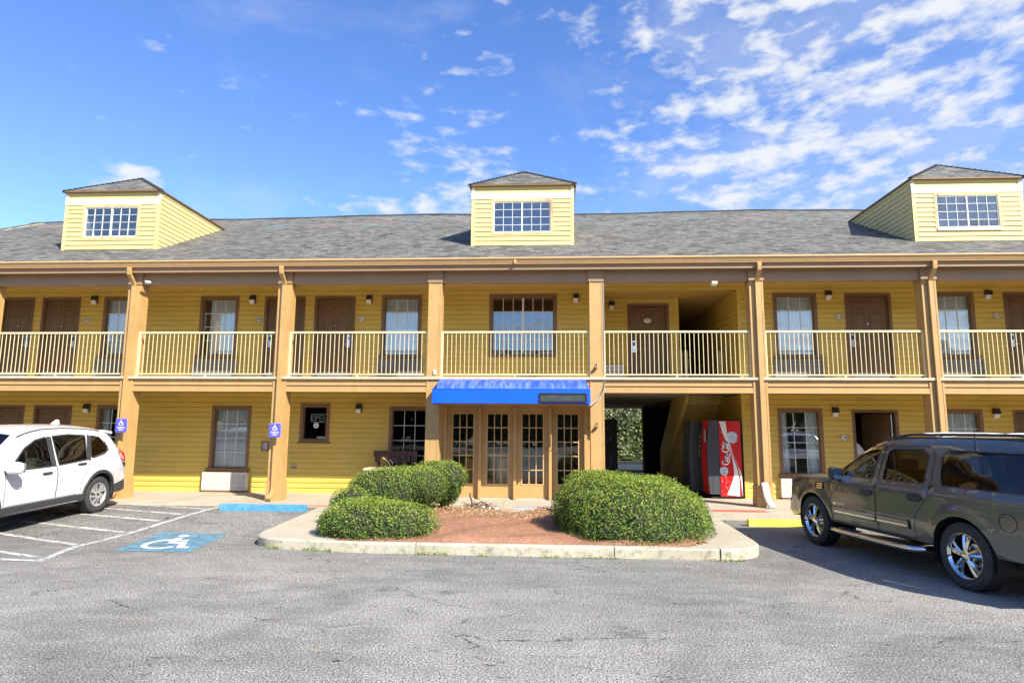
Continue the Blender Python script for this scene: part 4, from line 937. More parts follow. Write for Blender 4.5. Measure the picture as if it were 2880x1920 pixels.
def psign(x, z, Y, label):
    t = empty('parking_sign', (x, Y, z-.15), label, 'sign', 'accessible parking signs on the pillars'); w, h = .135, .155
    poly = rounded([(x-w, z-h), (x+w, z-h), (x+w, z+h), (x-w, z+h)], [.035]*4, 4); MB().prism(poly, 'y', Y, Y+.004).build('panel', MT['signblue'], t)
    e = [(p[0], p[1]) for p in rounded([(x-w-.003, z-h-.003), (x+w+.003, z-h-.003), (x+w+.003, z+h+.003), (x-w-.003, z+h+.003)], [.036]*4, 4)]; mb = MB(); mb.prism(e, 'y', Y+.0042, Y+.007); mb.build('edge', MT['white'], t)
    mb = MB(); st, hd = isa(.135, 1)
    for i, (p, w_) in enumerate(st): v, f = stroke(p, w_*1.15); mb.add([(a+x, Y-.002-.0003*i, b+z+.062) for a, b in v], f)
    mb.disc((hd[0]+x, Y-.003, hd[1]+z+.062), hd[2]*1.2, 'y', 14); mb.build('wheelchair_symbol', MT['white'], t, fixn=False)
    mb = MB(); mb.add(*put(tmesh('PARKING', .043, .0006, bold=.0012), (x, Y-.001, z-.048))); mb.add(*put(tmesh('ONLY', .043, .0006, bold=.0012), (x, Y-.001, z-.098))); mb.build('wording', MT['white'], t)
    MB().box(x-.02, x+.02, Y+.008, YC-.082, z-.02, z+.02).build('bracket', MT['metal'], t)
psign(-9.74, 1.80, 14.15, 'violet blue PARKING ONLY sign on the pillar beside the tail of the white car')
psign(-6.15, 1.715, 14.15, 'violet blue PARKING ONLY sign on the pillar above the blue wheel stop')
t = empty('tow_notice', (-7.27, YW-.02, 1.19), 'small maroon framed notice on the siding left of the pillar', 'notice')
MB().box(-7.38, -7.16, YW-.04, YW-.018, 1.19, 1.43).build('board', MT['plaque_b'], t); MB().box(-7.345, -7.215, YW-.044, YW-.041, 1.215, 1.40).build('paper', MT['grey'], t)
mb = MB(); mb.add(*put(tmesh('LOBBY', .035, .0006), (-7.28, YW-.045, 1.37))); mb.add(*put(tmesh('\u2192', .05, .0006), (-7.28, YW-.045, 1.29)) if False else put(tmesh('Y', .06, .0006, bold=.001), (-7.28, YW-.045, 1.30))); mb.build('wording', MT['white'], t)
t = empty('hose_bib_box', (-6.5, YW, .75), 'small recessed wall box with a dark spigot near the second pillar', 'outlet box')
mb = MB(); casing(mb, -6.57, -6.43, .75, .86, YW-.002, .014, .03); mb.build('surround', MT['grey'], t); mb = MB(); mb.box(-6.555, -6.445, YW-.02, YW-.017, .765, .846); mb.lathe([(0, -.03), (.022, -.028), (.024, 0)], (-6.50, YW-.02, .80), 'y', 12, mi=1); mb.build('spigot', [MT['black'], MT['grey']], t)
t = empty('security_camera', (-9.50, YC, 5.16), 'small white bullet camera under the upper beam right of a pillar', 'camera')
mb = MB(); mb.tube([(-9.50, YC+.02, 5.19), (-9.50, YC-.06, 5.17), (-9.52, YC-.20, 5.15)], [.02, .035, .035], 12); mb.build('body', MT['white'], t, smooth=40); mb = MB(); mb.tube([(-9.52, YC-.2, 5.15), (-9.521, YC-.212, 5.149)], .026, 12); mb.build('camera_lens', MT['black'], t)
t = empty('security_camera', (3.74, YC+.1, 5.02), 'white wedge shaped sensor hanging below the beam over the breezeway', 'camera')
mb = MB(); mb.prism([(YC+.02, 5.13), (YC+.02, 5.07), (YC+.10, 5.03), (YC+.20, 5.08), (YC+.2, 5.13)], 'x', 3.67, 3.80); mb.build('body', MT['cream'], t, bevel=.01)
t = empty('junction_box', (-2.61, YC-.01, 3.02), 'small white switch box on the pillar left of the blue awning', 'switch box')
MB().box(-2.64, -2.58, YC-.03, YC-.0075, 3.0, 3.10).build('cover', MT['white'], t, bevel=.005); MB().box(-2.615, -2.60, YC-.036, YC-.031, 3.03, 3.06).build('switch', MT['black'], t)
for z, lb in ((3.14, 'upper torn rusty hook with cable scraps on the pillar above the awning end'), (1.83, 'lower torn rusty hook with cable scraps on the pillar right of the glass doors')):
    t = empty('rusty_hook', (1.03, YC, z-.07), lb, 'hook', 'rusty hooks on the pillar')
    mb = MB(); mb.tube([(1.05, YC-.007, z+.10), (1.05, YC-.05, z+.09), (1.04, YC-.055, z+.02), (1.06, YC-.05, z-.03), (1.03, YC-.03, z-.04)], .009, 6); mb.build('hook', MT['bronze'], t)
    mb = MB(); mb.add([(1.05, YC-.02, z+.0), (.99, YC-.07, z+.01), (.965, YC-.075, z-.035), (1.0, YC-.06, z-.075), (1.03, YC-.04, z-.03), (1.04, YC-.012, z+.01), (.99, YC-.05, z+.02), (.96, YC-.05, z-.03), (1.0, YC-.04, z-.08), (1.03, YC-.02, z-.03)], [(0, 1, 2, 3, 4), (9, 8, 7, 6, 5), (0, 5, 6, 1), (1, 6, 7, 2), (2, 7, 8, 3), (3, 8, 9, 4), (4, 9, 5, 0)]); mb.build('rag', MT['bronze'], t)
mb = MB(); mb.tube(smooth_path([(1.222, YC-.012, 5.1), (1.222, YC-.012, 3.3), (1.225, YC-.02, 2.95), (1.215, YC-.03, 2.72), (1.12, YC-.06, 2.50), (.95, YC-.2, 2.36), (.80, YC-.4, 2.29), (.66, YC-.35, 2.33)], 6), .011, 6)
mb.build('cable', MT['grey'], label='thin grey cable running down the pillar and looping under the awning', cat='cable', smooth=60)
# ---- awning
t = empty('awning', (-.84, YC, 2.32), 'blue vinyl awning with bleached top over the glass lobby doors', 'awning')
ax0, ax1, yf = -2.53, .86, 13.66
prof = [(YC-.01, 2.885)]+[(YC-.10-.60*math.sin(a), 2.62+.25*math.cos(a)) for a in np.linspace(.15, math.pi/2, 8)]
mb = MB(); n = 24
def sag(k): return .006*math.sin(k*1.9)
xs2 = list(np.linspace(ax0+.09, ax1-.06, n))
mb.add([(x, y, z-(.012*math.sin((i % 6)/6*math.pi) if 0 < j < 7 else 0)) for i, x in enumerate(xs2) for j, (y, z) in enumerate(prof)], [(i*len(prof)+j, (i+1)*len(prof)+j, (i+1)*len(prof)+j+1, i*len(prof)+j+1) for i in range(n-1) for j in range(len(prof)-1)])
mb.add([(ax0, YC-.01, 2.62), (ax0, prof[-1][0]+.03, 2.62)]+[(ax0+.09, y, z) for y, z in prof], [(0, 1)+tuple(range(len(prof)+1, 1, -1))]); mb.add([(ax1, YC-.01, 2.62), (ax1, prof[-1][0]+.03, 2.62)]+[(ax1-.06, y, z) for y, z in prof], [(0, 1)+tuple(range(len(prof)+1, 1, -1))])
mb.build('awning_top', MT['bluefade'], t, smooth=50)
mb = MB(); yf = prof[-1][0]; mb.box(ax0, ax1, yf-.004, yf+.004, 2.32, 2.618); mb.box(ax0-.004, ax0+.004, yf+.004, YC-.01, 2.32, 2.618); mb.box(ax1-.004, ax1+.004, yf+.004, YC-.01, 2.32, 2.618); mb.build('valance', MT['blue'], t)
mb = MB(); mb.tube([(ax0, yf, 2.625), (ax1, yf, 2.625)], .012, 6); mb.tube([(ax0, yf, 2.325), (ax1, yf, 2.325)], .010, 6); mb.tube([(ax0+.05, yf-.008, 2.33), (ax0+.05, yf-.008, 2.61)], .006, 6); mb.build('awning_frame', MT['blue'], t)
t = empty('message_panel', (.29, yf-.02, 2.35), 'unlit black framed LED message panel on the right end of the blue valance', 'message panel')
mb = MB(); casing(mb, -.22, .79, 2.345, 2.545, yf-.005, .028, .03); mb.build('surround', MT['black'], t); MB().box(-.192, .762, yf-.02, yf-.012, 2.373, 2.517).build('display', MT['led'], t)

# ================================================================== DRINKS MACHINES
def vending(x0, x1, y0, y1, h, label, decal):
    t = empty('vending_machine', ((x0+x1)/2, (y0+y1)/2, .15), label, 'vending machine', None); z0, z1 = .155, .15+h; xd = x0+.32
    MB().box(xd, x1, y0, y1, z0+.04, z1).build('cabinet', MT['vend'], t, bevel=.01)
    # bulging door: profile in x-y seen from above, bulging lower edge in x-z
    mb = MB(); zs = np.linspace(z0+.10, z1, 14)
    def fx(z): u = (z-z0)/h; return x0+.03+.02*math.sin(u*3.1)-.07*math.sin(min(1, max(0, (u-.02)/.9))*math.pi)+.05
    R0 = [[(fx(z), y0, z), (fx(z)+.10, y0-.004, z), (xd-.005, y0, z), (xd-.005, y1, z), (fx(z), y1, z)] for z in zs]
    V = [q for r in R0 for q in r]; F = [(i*5+k, i*5+(k+1) % 5, (i+1)*5+(k+1) % 5, (i+1)*5+k) for i in range(13) for k in range(5)]+[(0, 1, 2, 3, 4), tuple(range(65, 70))]
    mb.add(V, F); mb.box(xd-.16, xd-.15, y0-.008, y0-.003, z0+.12, z1-.02); mb.build('door', MT['vdoor'], t)
    mb = MB(); pts = [(fx(z)-.006, y, z) for z in zs for y in (y0+.03, y0+(.55 if decal else .1))]; mb.add(pts, [(2*i, 2*i+1, 2*i+3, 2*i+2) for i in range(13)], 0)
    for k in range(5): z = z0+1.45-.12*k; mb.box(fx(z)-.012, fx(z)-.008, y0+.72, y0+.84, z, z+.05, 1)
    mb.box(fx(z0+.9)-.014, fx(z0+.9)-.008, y0+.05, y0+.2, z0+1.35, z0+1.65, 1) if decal else None
    mb.build('front_graphic', [MT['red'] if decal else MT['vend'], MT['silver']], t, fixn=False)
    MB().box(x0+.12, x1-.02, y0+.04, y1-.02, z0-.004, z0+.04).build('foot', MT['black'], t)
    mb = MB(); [mb.box(x-.008, x+.008, y0-.012, y0, z-.006, z+.006) for x in (xd-.22, xd-.16) for z in (z0+.12, z0+.74)]; mb.build('rivet', MT['metal'], t)
    if not decal: return
    dx0, dx1, dz0, dz1 = xd+.015, x1-.012, z0+.055, z1-.02; W_, H_ = dx1-dx0, dz1-dz0
    def D(u, v, k=1): return (dx0+u*W_, y0-.0015-.0012*k, dz0+v*H_)
    mb = MB(); mb.add([D(0, 0, 0), D(1, 0, 0), D(1, 1, 0), D(0, 1, 0)], [(0, 1, 2, 3)]); mb.build('side_decal', MT['red'], t, fixn=False)
    def shp(poly, mat, name, k=1): MB().add([D(u, v, k) for u, v in poly], [tuple(range(len(poly)))]).build(name, mat, t, fixn=False)
    def band(ctr, wid, mat, name, k):
        P = smooth_path([Vector((u*W_, v*H_)) for u, v in ctr], 8); n = len(P); ws = np.interp(np.linspace(0, 1, n), np.linspace(0, 1, len(wid)), wid)
        v, f = stroke(P, [w*W_ for w in ws]); v = [(min(W_, max(0, p[0])), min(H_, max(0, p[1]))) for p in v]; MB().add([(dx0+p[0], y0-.0015-.0012*k, dz0+p[1]) for p in v], f).build(name, mat, t, fixn=False)
    band([(.06, 1), (.22, .84), (.40, .70), (.60, .56), (.80, .40), (.97, .22), (1.0, 0)], [.03, .05, .045, .03, .03, .07, .22], MT['white'], 'white_ribbon', 2)
    band([(.17, 1), (.26, .86), (.42, .70), (.58, .55), (.72, .40), (.80, .24), (.62, 0)], [.30, .22, .13, .08, .20, .40, .70], MT['white'], 'white_ribbon', 3)
    band([(.44, .67), (.55, .58), (.78, .40), (.90, .22), (.93, 0)], [.02, .03, .05, .055, .13], MT['redk'], 'dark_ribbon', 4)
    band([(.02, .93), (.2, .83), (.36, .73)], [.06, .05, .02], MT['redk'], 'dark_ribbon', 1)
    def cube(cu, cv, s, k): shp([(cu+s*a, cv+s*.30*b) for a, b in ((-.9, .5), (-.5, .95), (.35, 1.0), (.95, .6), (.9, -.6), (.3, -1), (-.6, -.8), (-1.0, -.1))], MT['ice'], 'ice_cube', k)
    cube(.60, .78, .26, 1); cube(.17, .33, .20, 5)
    mb = MB(); rr_ = random.Random(3)
    for i in range(46):
        a = rr_.random(); u = .05+.40*rr_.random(); v = .02+.26*rr_.random() if i < 30 else .60+.30*rr_.random(); u = u if i < 30 else .1+.85*rr_.random()
        if i < 30 and u > .15+.5*v+.2: continue
        r = .004+.008*rr_.random(); c = D(u, v, 6); mb.disc(c, r, 'y', 8, mi=0 if rr_.random() < .7 else 1)
    mb.build('bubbles', [MT['silver'], MT['orange']], t, fixn=False)
    # the script lettering, running up the panel
    L = []
    C_ = lambda: None
    L.append([(.30, .82), (.24, .96), (.08, .90), (0, .50), (.04, .12), (.16, .0), (.30, .14), (.36, .30)])           # C
    L.append([(.36, .30), (.44, .52), (.36, .44), (.32, .20), (.40, .05), (.48, .20), (.48, .42), (.42, .48)])         # o
    L.append([(.48, .36), (.54, .40), (.64, .50), (.56, .48), (.52, .24), (.58, .06), (.68, .20)])                     # c
    L.append([(.82, .46), (.74, .50), (.69, .26), (.74, .06), (.82, .30), (.84, .50), (.82, .14), (.90, .08), (.97, .30)])  # a
    L.append([(.96, .34), (1.10, .40)])                                                                                # -
    L.append([(1.52, .74), (1.48, .96), (1.28, .98), (1.16, .55), (1.18, .14), (1.32, .0), (1.46, .16), (1.52, .30)])   # C
    L.append([(1.52, .30), (1.60, .52), (1.52, .44), (1.48, .20), (1.56, .05), (1.64, .20), (1.64, .42), (1.58, .48)])  # o
    L.append([(1.64, .36), (1.74, .60), (1.80, .96), (1.74, 1.0), (1.70, .60), (1.74, .10), (1.82, .08), (1.90, .30)])  # l
    L.append([(2.02, .46), (1.94, .50), (1.89, .26), (1.94, .06), (2.02, .30), (2.04, .50), (2.02, .14), (2.10, .06), (2.2, .2)])  # a
    L.append([(.12, 0.02), (.30, -.18), (.62, -.12), (.86, -.22), (1.1, -.16)])
    L.append([(1.50, .76), (1.70, .86), (1.95, .78), (2.12, .92)])
    mb = MB(); s = .262
    for i, st in enumerate(L):
        P = smooth_path([Vector((a, b)) for a, b in st], 5); n = len(P); v, f = stroke(P, [.12 if 0 < j < n-1 else .06 for j in range(n)])
        # rotate by 90 degrees: text x runs up the panel, text y runs to the left
        mb.add([(dx0+W_*.385-(b)*s*.58+a*.012, y0-.010-.00025*i, dz0+H_*.42+a*s) for a, b in v], f)
    mb.build('script_lettering', MT['white'], t, fixn=False)
vending(3.80, 4.66, 16.10, 17.02, 1.88, 'front drinks machine with red Coca-Cola side panel facing the walkway' if False else 'nearer drinks machine with red side panel and white script under the stairs', True)
vending(3.58, 4.44, 17.12, 18.0, 1.88, 'rear dark drinks machine half hidden behind the red panelled one', False)

# ================================================================== BEHIND THE PASSAGE
t = empty('laundry_dryer', (1.85, 22.5, .15), 'dark stacked laundry dryer in shade on the left of the passage', 'dryer')
MB().box(1.42, 2.28, 22.0, 22.9, .16, 2.15).build('cabinet', MT['vend'], t, bevel=.02)
for z in (.75, 1.6): MB().lathe([(.21, -.02), (.26, -.03), (.27, 0)], (1.85, 22.0, z), 'y', 24).build('door_ring', MT['grey'], t, smooth=40)
MB().box(-30, 40, 28.4, 40, .02, .10).build('rear_lane', MT['conc'], kind='structure')
MB().box(-20, 30, 33.2, 33.4, .11, .24).build('rear_kerb', MT['kerb'], kind='structure')
mb = MB(); mb.grid(lambda x, y: (x, y, .2+max(0, y-35.2)*.62+.2*math.sin(x*.8)), np.linspace(-22, 32, 28), np.linspace(33.4, 44, 8)); mb.build('rear_bank', MT['backland'], kind='structure', smooth=60)
t = empty('bollard', (3.15, 32.6, .1), 'leaning pale yellow post in the sun behind the passage', 'bollard')
mb = MB(); mb.tube([(3.22, 32.6, .10), (3.00, 32.7, 1.12), (2.995, 32.7, 1.14)], [.075, .075, .04], 12); mb.build('post', MT['rail'], t, smooth=50); mb = MB(); mb.tube([(3.17, 32.62, .35), (3.15, 32.63, .45)], .079, 12); mb.build('band', MT['cream'], t)
t = empty('utility_meter', (3.3, 34.2, .3), 'grey utility meter box among the ivy behind the passage', 'meter')
MB().box(3.12, 3.50, 34.0, 34.25, .7, 1.45).build('box', MT['grey'], t, bevel=.02); mb = MB(); mb.lathe([(.12, 0), (.12, -.10), (0, -.12)], (3.31, 34.0, 1.2), 'y', 20); mb.build('dial', MT['glassdk'] if False else MT['silver'], t, smooth=40); MB().box(3.27, 3.35, 34.05, 34.12, .25, .7).build('conduit', MT['grey'], t)

# ================================================================== FOLIAGE
def leaf_mesh(name, pts, nrm, tone, L0, L1, W0, mat, parent, flat=.6, kind=None, droop=0):
    n = len(pts); nrm = nrm+rng.normal(0, flat, (n, 3)); nrm /= np.linalg.norm(nrm, axis=1)[:, None]
    a = rng.normal(0, 1, (n, 3)); a[:, 2] += droop; t = a-(a*nrm).sum(1)[:, None]*nrm; t /= np.linalg.norm(t, axis=1)[:, None]; b = np.cross(nrm, t)
    ln = rng.uniform(L0, L1, n)[:, None]; wd = ln*W0
    v = np.stack([pts-t*ln*.5, pts+b*wd*.5+nrm*ln*.06, pts+t*ln*.5, pts-b*wd*.5+nrm*ln*.06], 1).reshape(-1, 3)
    me = bpy.data.meshes.new(name); lo, hi = v.min(0), v.max(0); loc = Vector((lo+hi)/2)
    if parent is None: loc.z = lo[2]
    v = v-np.array(loc); me.vertices.add(4*n); me.vertices.foreach_set('co', v.ravel()); me.loops.add(4*n); me.loops.foreach_set('vertex_index', np.arange(4*n)); me.polygons.add(n)
    me.polygons.foreach_set('loop_start', np.arange(n)*4); me.polygons.foreach_set('loop_total', np.full(n, 4)); me.update(); me.validate()
    at = me.attributes.new('tone', 'FLOAT', 'FACE'); at.data.foreach_set('value', np.clip(tone, 0, 1))
    me.materials.append(mat); o = bpy.data.objects.new(name, me); C.objects.link(o); o.parent = parent; o.location = loc-wl(parent); WL[o.name] = loc
    if kind: o['kind'] = kind
    return o
def blobf(e, p):
    """superellipsoid field <1 inside"""
    cx, cy, cz, rx, ry, rz_, pw = e; q = np.abs(np.stack([(p[:, 0]-cx)/rx, (p[:, 1]-cy)/ry, (p[:, 2]-cz)/rz_], 1)); return (q**pw).sum(1)**(1/pw)
def lump(p, s=1.0): return (np.sin(p[:, 0]*5.1*s+1.3*p[:, 1])*np.sin(p[:, 1]*4.3*s+2)*np.cos(p[:, 2]*6.2*s)+.6*np.sin(p[:, 0]*11*s+p[:, 2]*9*s)*np.sin(p[:, 1]*12*s))
def shrub(name, ells, dens, label, trunk=None, floor=.17, tips=.5, group=None, L=(.024, .044), amp=.045):
    ells = [tuple(e)+(2.6,) if len(e) == 6 else e for e in ells]
    base = (ells[0][0], ells[0][1], .15); t = empty(name, base, label, 'shrub', group)
    P_, N_ = [], []; core = MB()
    for e in ells:
        area = 4*math.pi*((e[3]*e[4])**1.6+(e[3]*e[5])**1.6+(e[4]*e[5])**1.6)**(1/1.6)/3**(1/1.6); n = int(area*dens)
        d = rng.normal(0, 1, (n, 3)); d /= np.linalg.norm(d, axis=1)[:, None]; q = np.abs(d/np.array(e[3:6])); r = 1/((q**e[6]).sum(1)**(1/e[6])); p = d*r[:, None]
        g = np.sign(p)*np.abs(p/np.array(e[3:6]))**(e[6]-1)/np.array(e[3:6]); g /= np.linalg.norm(g, axis=1)[:, None]; p = p+np.array(e[:3])
        dep = rng.random(n)**1.5*.13; p = p+g*(amp*lump(p)-dep+rng.exponential(.008, n))[:, None]
        keep = (p[:, 2] > floor) & ~((lump(p, .9)*np.sin(p[:, 0]*23)*np.sin(p[:, 2]*19+p[:, 1]*17) > .62) & (g[:, 2] < .5))
        for e2 in ells:
            if e2 is not e: keep &= blobf(e2, p) > .93
        P_.append(p[keep]); N_.append(g[keep])
        core.grid(lambda u, v, e=e: tuple(np.array(e[:3])+(lambda dd: dd/((np.abs(dd/np.array(e[3:6]))**e[6]).sum()**(1/e[6]))*.90)(np.array([math.cos(u)*math.cos(v), math.sin(u)*math.cos(v), math.sin(v)])+1e-6)), np.linspace(0, 2*math.pi, 19), np.linspace(-math.pi/2, math.pi/2, 11))
    core.v = [(x, y, max(z, floor-.01)) for x, y, z in core.v]
    p = np.concatenate(P_); g = np.concatenate(N_)
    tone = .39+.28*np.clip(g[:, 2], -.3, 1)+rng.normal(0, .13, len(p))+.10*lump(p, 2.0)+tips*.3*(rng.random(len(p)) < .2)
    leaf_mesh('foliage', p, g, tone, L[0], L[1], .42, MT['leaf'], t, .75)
    core.build('branches', MT['leafcore'], t, fixn=False)
    # sprigs standing proud of the clipped surface
    k = rng.choice(len(p), int(len(p)*.012), replace=False); k = k[g[k, 2] > .1]; pp, gg, tt = [], [], []
    for i in k:
        ln = rng.uniform(.03, .09); dr = g[i]+rng.normal(0, .35, 3); dr /= np.linalg.norm(dr)
        for s in np.linspace(.1, 1, 6): pp.append(p[i]+dr*ln*s+rng.normal(0, .006, 3)); gg.append(rng.normal(0, 1, 3)); tt.append(.75+rng.normal(0, .15))
    if pp: leaf_mesh('sprigs', np.array(pp), np.array(gg), np.array(tt), .018, .032, .42, MT['leaf'], t, .8)
    if trunk:
        mb = MB()
        for tr in trunk: mb.tube(tr[0], tr[1], 7)
        mb.build('trunk', MT['bark'], t, smooth=50)
    return t
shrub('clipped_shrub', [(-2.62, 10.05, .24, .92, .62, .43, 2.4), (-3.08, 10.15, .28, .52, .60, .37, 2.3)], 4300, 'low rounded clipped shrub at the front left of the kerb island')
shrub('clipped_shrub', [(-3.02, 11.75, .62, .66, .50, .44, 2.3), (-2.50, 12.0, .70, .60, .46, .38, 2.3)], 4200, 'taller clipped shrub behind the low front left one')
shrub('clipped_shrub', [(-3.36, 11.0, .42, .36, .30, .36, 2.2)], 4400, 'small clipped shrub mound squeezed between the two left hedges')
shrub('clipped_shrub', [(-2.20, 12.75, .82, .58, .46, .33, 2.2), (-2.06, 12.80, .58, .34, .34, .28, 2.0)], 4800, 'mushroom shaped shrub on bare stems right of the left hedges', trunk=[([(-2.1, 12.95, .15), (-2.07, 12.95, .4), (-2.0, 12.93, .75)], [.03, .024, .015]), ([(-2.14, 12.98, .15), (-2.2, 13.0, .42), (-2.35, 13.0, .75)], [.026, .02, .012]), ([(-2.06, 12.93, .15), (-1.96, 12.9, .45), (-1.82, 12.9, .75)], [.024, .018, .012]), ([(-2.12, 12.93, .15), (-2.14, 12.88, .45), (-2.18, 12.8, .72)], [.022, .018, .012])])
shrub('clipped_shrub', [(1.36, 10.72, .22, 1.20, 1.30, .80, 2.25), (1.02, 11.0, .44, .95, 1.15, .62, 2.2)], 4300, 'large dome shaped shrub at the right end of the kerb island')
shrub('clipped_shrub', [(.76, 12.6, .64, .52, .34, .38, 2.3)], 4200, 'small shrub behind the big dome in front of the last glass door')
# ivy on the bank behind, weeds and litter (uncountable)
n = 26000; p = np.stack([rng.uniform(-1, 7.5, n), rng.uniform(33.9, 36.8, n), np.zeros(n)], 1); hgt = np.clip((p[:, 1]-33.9)*1.9, 0, 6); p[:, 2] = .2+hgt*rng.random(n)**.8+.15*np.sin(p[:, 0]*2); p[:, 1] -= .3*rng.random(n)
leaf_mesh('ivy_hedge', p, np.tile([0, -1, .5], (n, 1)), .18+rng.normal(0, .25, n)-.25*(np.sin(p[:, 0]*3)*np.sin(p[:, 2]*2.2) > .4), .10, .20, .8, MT['ivy'], None, .8, kind='stuff')
def scatter(name, n, fn, L0, L1, W, mat, tone, flat=.5, kind='stuff'):
    P_ = []
    while len(P_) < n:
        q = fn()
        if q: P_.append(q)
    P_ = np.array(P_); return leaf_mesh(name, P_, np.tile([0, 0, 1.0], (len(P_), 1)), tone(P_), L0, L1, W, mat, None, flat, kind)
def inbed():
    x, y = random.uniform(-3.7, 2.7), random.uniform(9.5, 13.1)
    return (x, y, bedz(x, y)+.035+random.random()*.012) if point_in(bed, x, y) else None
scatter('pine_straw', 14000, inbed, .05, .13, .035, MT['straw'], lambda P: .12+rng.random(len(P))*.35, .35)
def pale():
    x = random.gauss(-1.3, .55) if random.random() < .6 else random.gauss(.2, .7); y = random.gauss(12.5, .42)
    return (x, y, bedz(x, y)+.035+random.random()*(.07 if x < -.6 else .025)) if point_in(bed, x, y) else None
scatter('dry_leaves', 4600, pale, .03, .075, .22, MT['straw'], lambda P: .25+rng.random(len(P))*.65, .6)
def weeds():
    x = random.uniform(-4.3, 2.9); 
    if math.sin(x*3.1)+math.sin(x*7.7+2) < .5 and random.random() < .9: return None
    yk = 9.62-(x+4.42)*.16 if x < -2.6 else 9.33-(x+2.6)*.012
    return (x, yk-.02-random.random()*.05, .003+random.random()*.045*(1 if x < -.5 else .5))
def debris():
    if random.random() < .5: x, y = random.uniform(-8, 6), random.uniform(13.5, 15.9); z = .153
    elif random.random() < .5:
        x, y = random.uniform(-4.2, 3), random.uniform(8.7, 9.25); z = .004
    else: x, y = random.uniform(-9, 7), random.uniform(5, 13.3); z = G(x, y)+.004
    if z < .1 and -4.6 < x < 3.4 and y > 9.2: return None
    return (x, y, z)
scatter('fallen_leaves', 190, debris, .02, .055, .5, MT['straw'], lambda P: .05+rng.random(len(P))*.7, .25)
scatter('kerb_weeds', 900, weeds, .015, .04, .4, MT['leaf'], lambda P: .5+rng.random(len(P))*.4, 1.2)
t = empty('dead_stump', (-1.45, 12.95, .16), 'cut dead plant stump with dry brown leaf bases in the mulch', 'stump'); mb = MB()
rs = random.Random(5)
for i in range(46):
    x, y = rs.gauss(-1.42, .20), rs.gauss(12.95, .10); h = rs.uniform(.06, .17)*(1 if abs(x+1.42) < .25 else .6); mb.tube([(x, y, .18), (x+rs.gauss(0, .05), y+rs.gauss(0, .03), .18+h*.6), (x+rs.gauss(0, .1), y+rs.gauss(0, .05), .18+h)], [.016, .012, .004], 5)
mb.build('leaf_bases', MT['darkwood'], t); mb = MB(); mb.tube([(-1.52, 13.0, .18), (-1.55, 13.0, .33), (-1.60, 13.0, .50), (-1.57, 13.0, .505)], [.022, .018, .016, .012], 7); mb.build('stick', MT['bark'], t)
mb = MB(); [mb.lathe([(0, -.008), (.022, -.006), (.024, .006), (0, .008)], (x, 12.83, z), 'y', 10) for x, z in ((-1.18, .24), (-1.30, .26), (-1.05, .23))]; mb.build('pale_cut', MT['ivory'], t)
mb = MB(); mb.prism([(-.74, 12.88), (-.28, 12.86), (-.25, 13.16), (-.66, 13.19)], 'z', .16, .235); mb.build('utility_cover', MT['silver'], label='pale grey plastic utility lid lying at the back of the mulch bed', cat='utility cover', bevel=.01)
# ---- wheel stops
def wstop(x0, x1, y, col, label, z=0):
    mb = MB(); pr = [(y-.085, z-.01), (y-.06, z+.125), (y+.06, z+.125), (y+.085, z-.01)]; mb.prism(pr, 'x', x0, x1)
    return mb.build('wheel_stop', col, label=label, cat='wheel stop', bevel=.015)
w1 = wstop(-6.62, -4.86, 12.86, MT['stopblue'], 'faded sky blue concrete wheel stop in front of the second pillar', .122)
wstop(3.72, 5.5, 12.66, MT['stopyel'], 'yellow concrete wheel stop at the nose of the dark grey car')
# ---- bench, planter by the wall
t = empty('bench', (-3.8, 15.7, .15), 'dark stained rustic wooden bench against the wall behind the left hedge', 'bench')
mb = MB(); mb.box(-4.36, -3.26, 15.86, 15.92, 1.09, 1.23); mb.build('back_rail', MT['darkwood'], t, bevel=.006)
for x in (-4.33, -3.42): MB().box(x, x+.13, 15.87, 15.93, .15, 1.089).build('back_post', MT['darkwood'], t)
for x in (-3.98, -3.80, -3.62): MB().box(x, x+.10, 15.875, 15.915, .62, 1.089).build('back_slat', MT['darkwood'], t)
MB().box(-4.3, -3.3, 15.42, 15.86, .55, .62).build('seat', MT['darkwood'], t)
for x in (-4.28, -3.42): MB().box(x, x+.10, 15.44, 15.54, .15, .549).build('front_leg', MT['darkwood'], t)
t = empty('planter', (-4.05, 15.0, .15), 'orange brick planter box with pale stone cap beside the bench', 'planter')
MB().box(-4.24, -3.62, 14.85, 15.25, .15, .81).build('body', MT['brick'], t); MB().box(-4.30, -3.56, 14.79, 15.31, .81, .865).build('cap', MT['slab'], t, bevel=.01)
mb = MB(); mb.tube([(-3.72, 15.05, .86), (-3.78, 15.05, 1.0), (-3.86, 15.02, 1.07), (-3.9, 15.0, 1.10)], .008, 5); mb.tube([(-3.72, 15.05, .86), (-3.66, 15.05, .98), (-3.74, 15.02, 1.05)], .007, 5); mb.build('dead_twigs', MT['ivory'], t)
t = empty('bottle', (-3.31, 15.75, .62), 'green glass bottle with a white label on the right end of the bench', 'bottle')
mb = MB(); mb.lathe([(0, 0), (.036, 0), (.038, .2), (.014, .29), (.013, .36), (0, .36)], (-3.36, 15.72, .621), 'z', 14); mb.v = [(x, y, z) for x, y, z in mb.v]; mb.build('glass_body', MT['glassdk'] if False else simple('green_glass', (.02, .07, .05), .1), t, smooth=40); mb = MB(); mb.lathe([(.0385, .05), (.0385, .17)], (-3.36, 15.72, .621), 'z', 14); mb.build('paper_label', MT['white'], t, smooth=40)
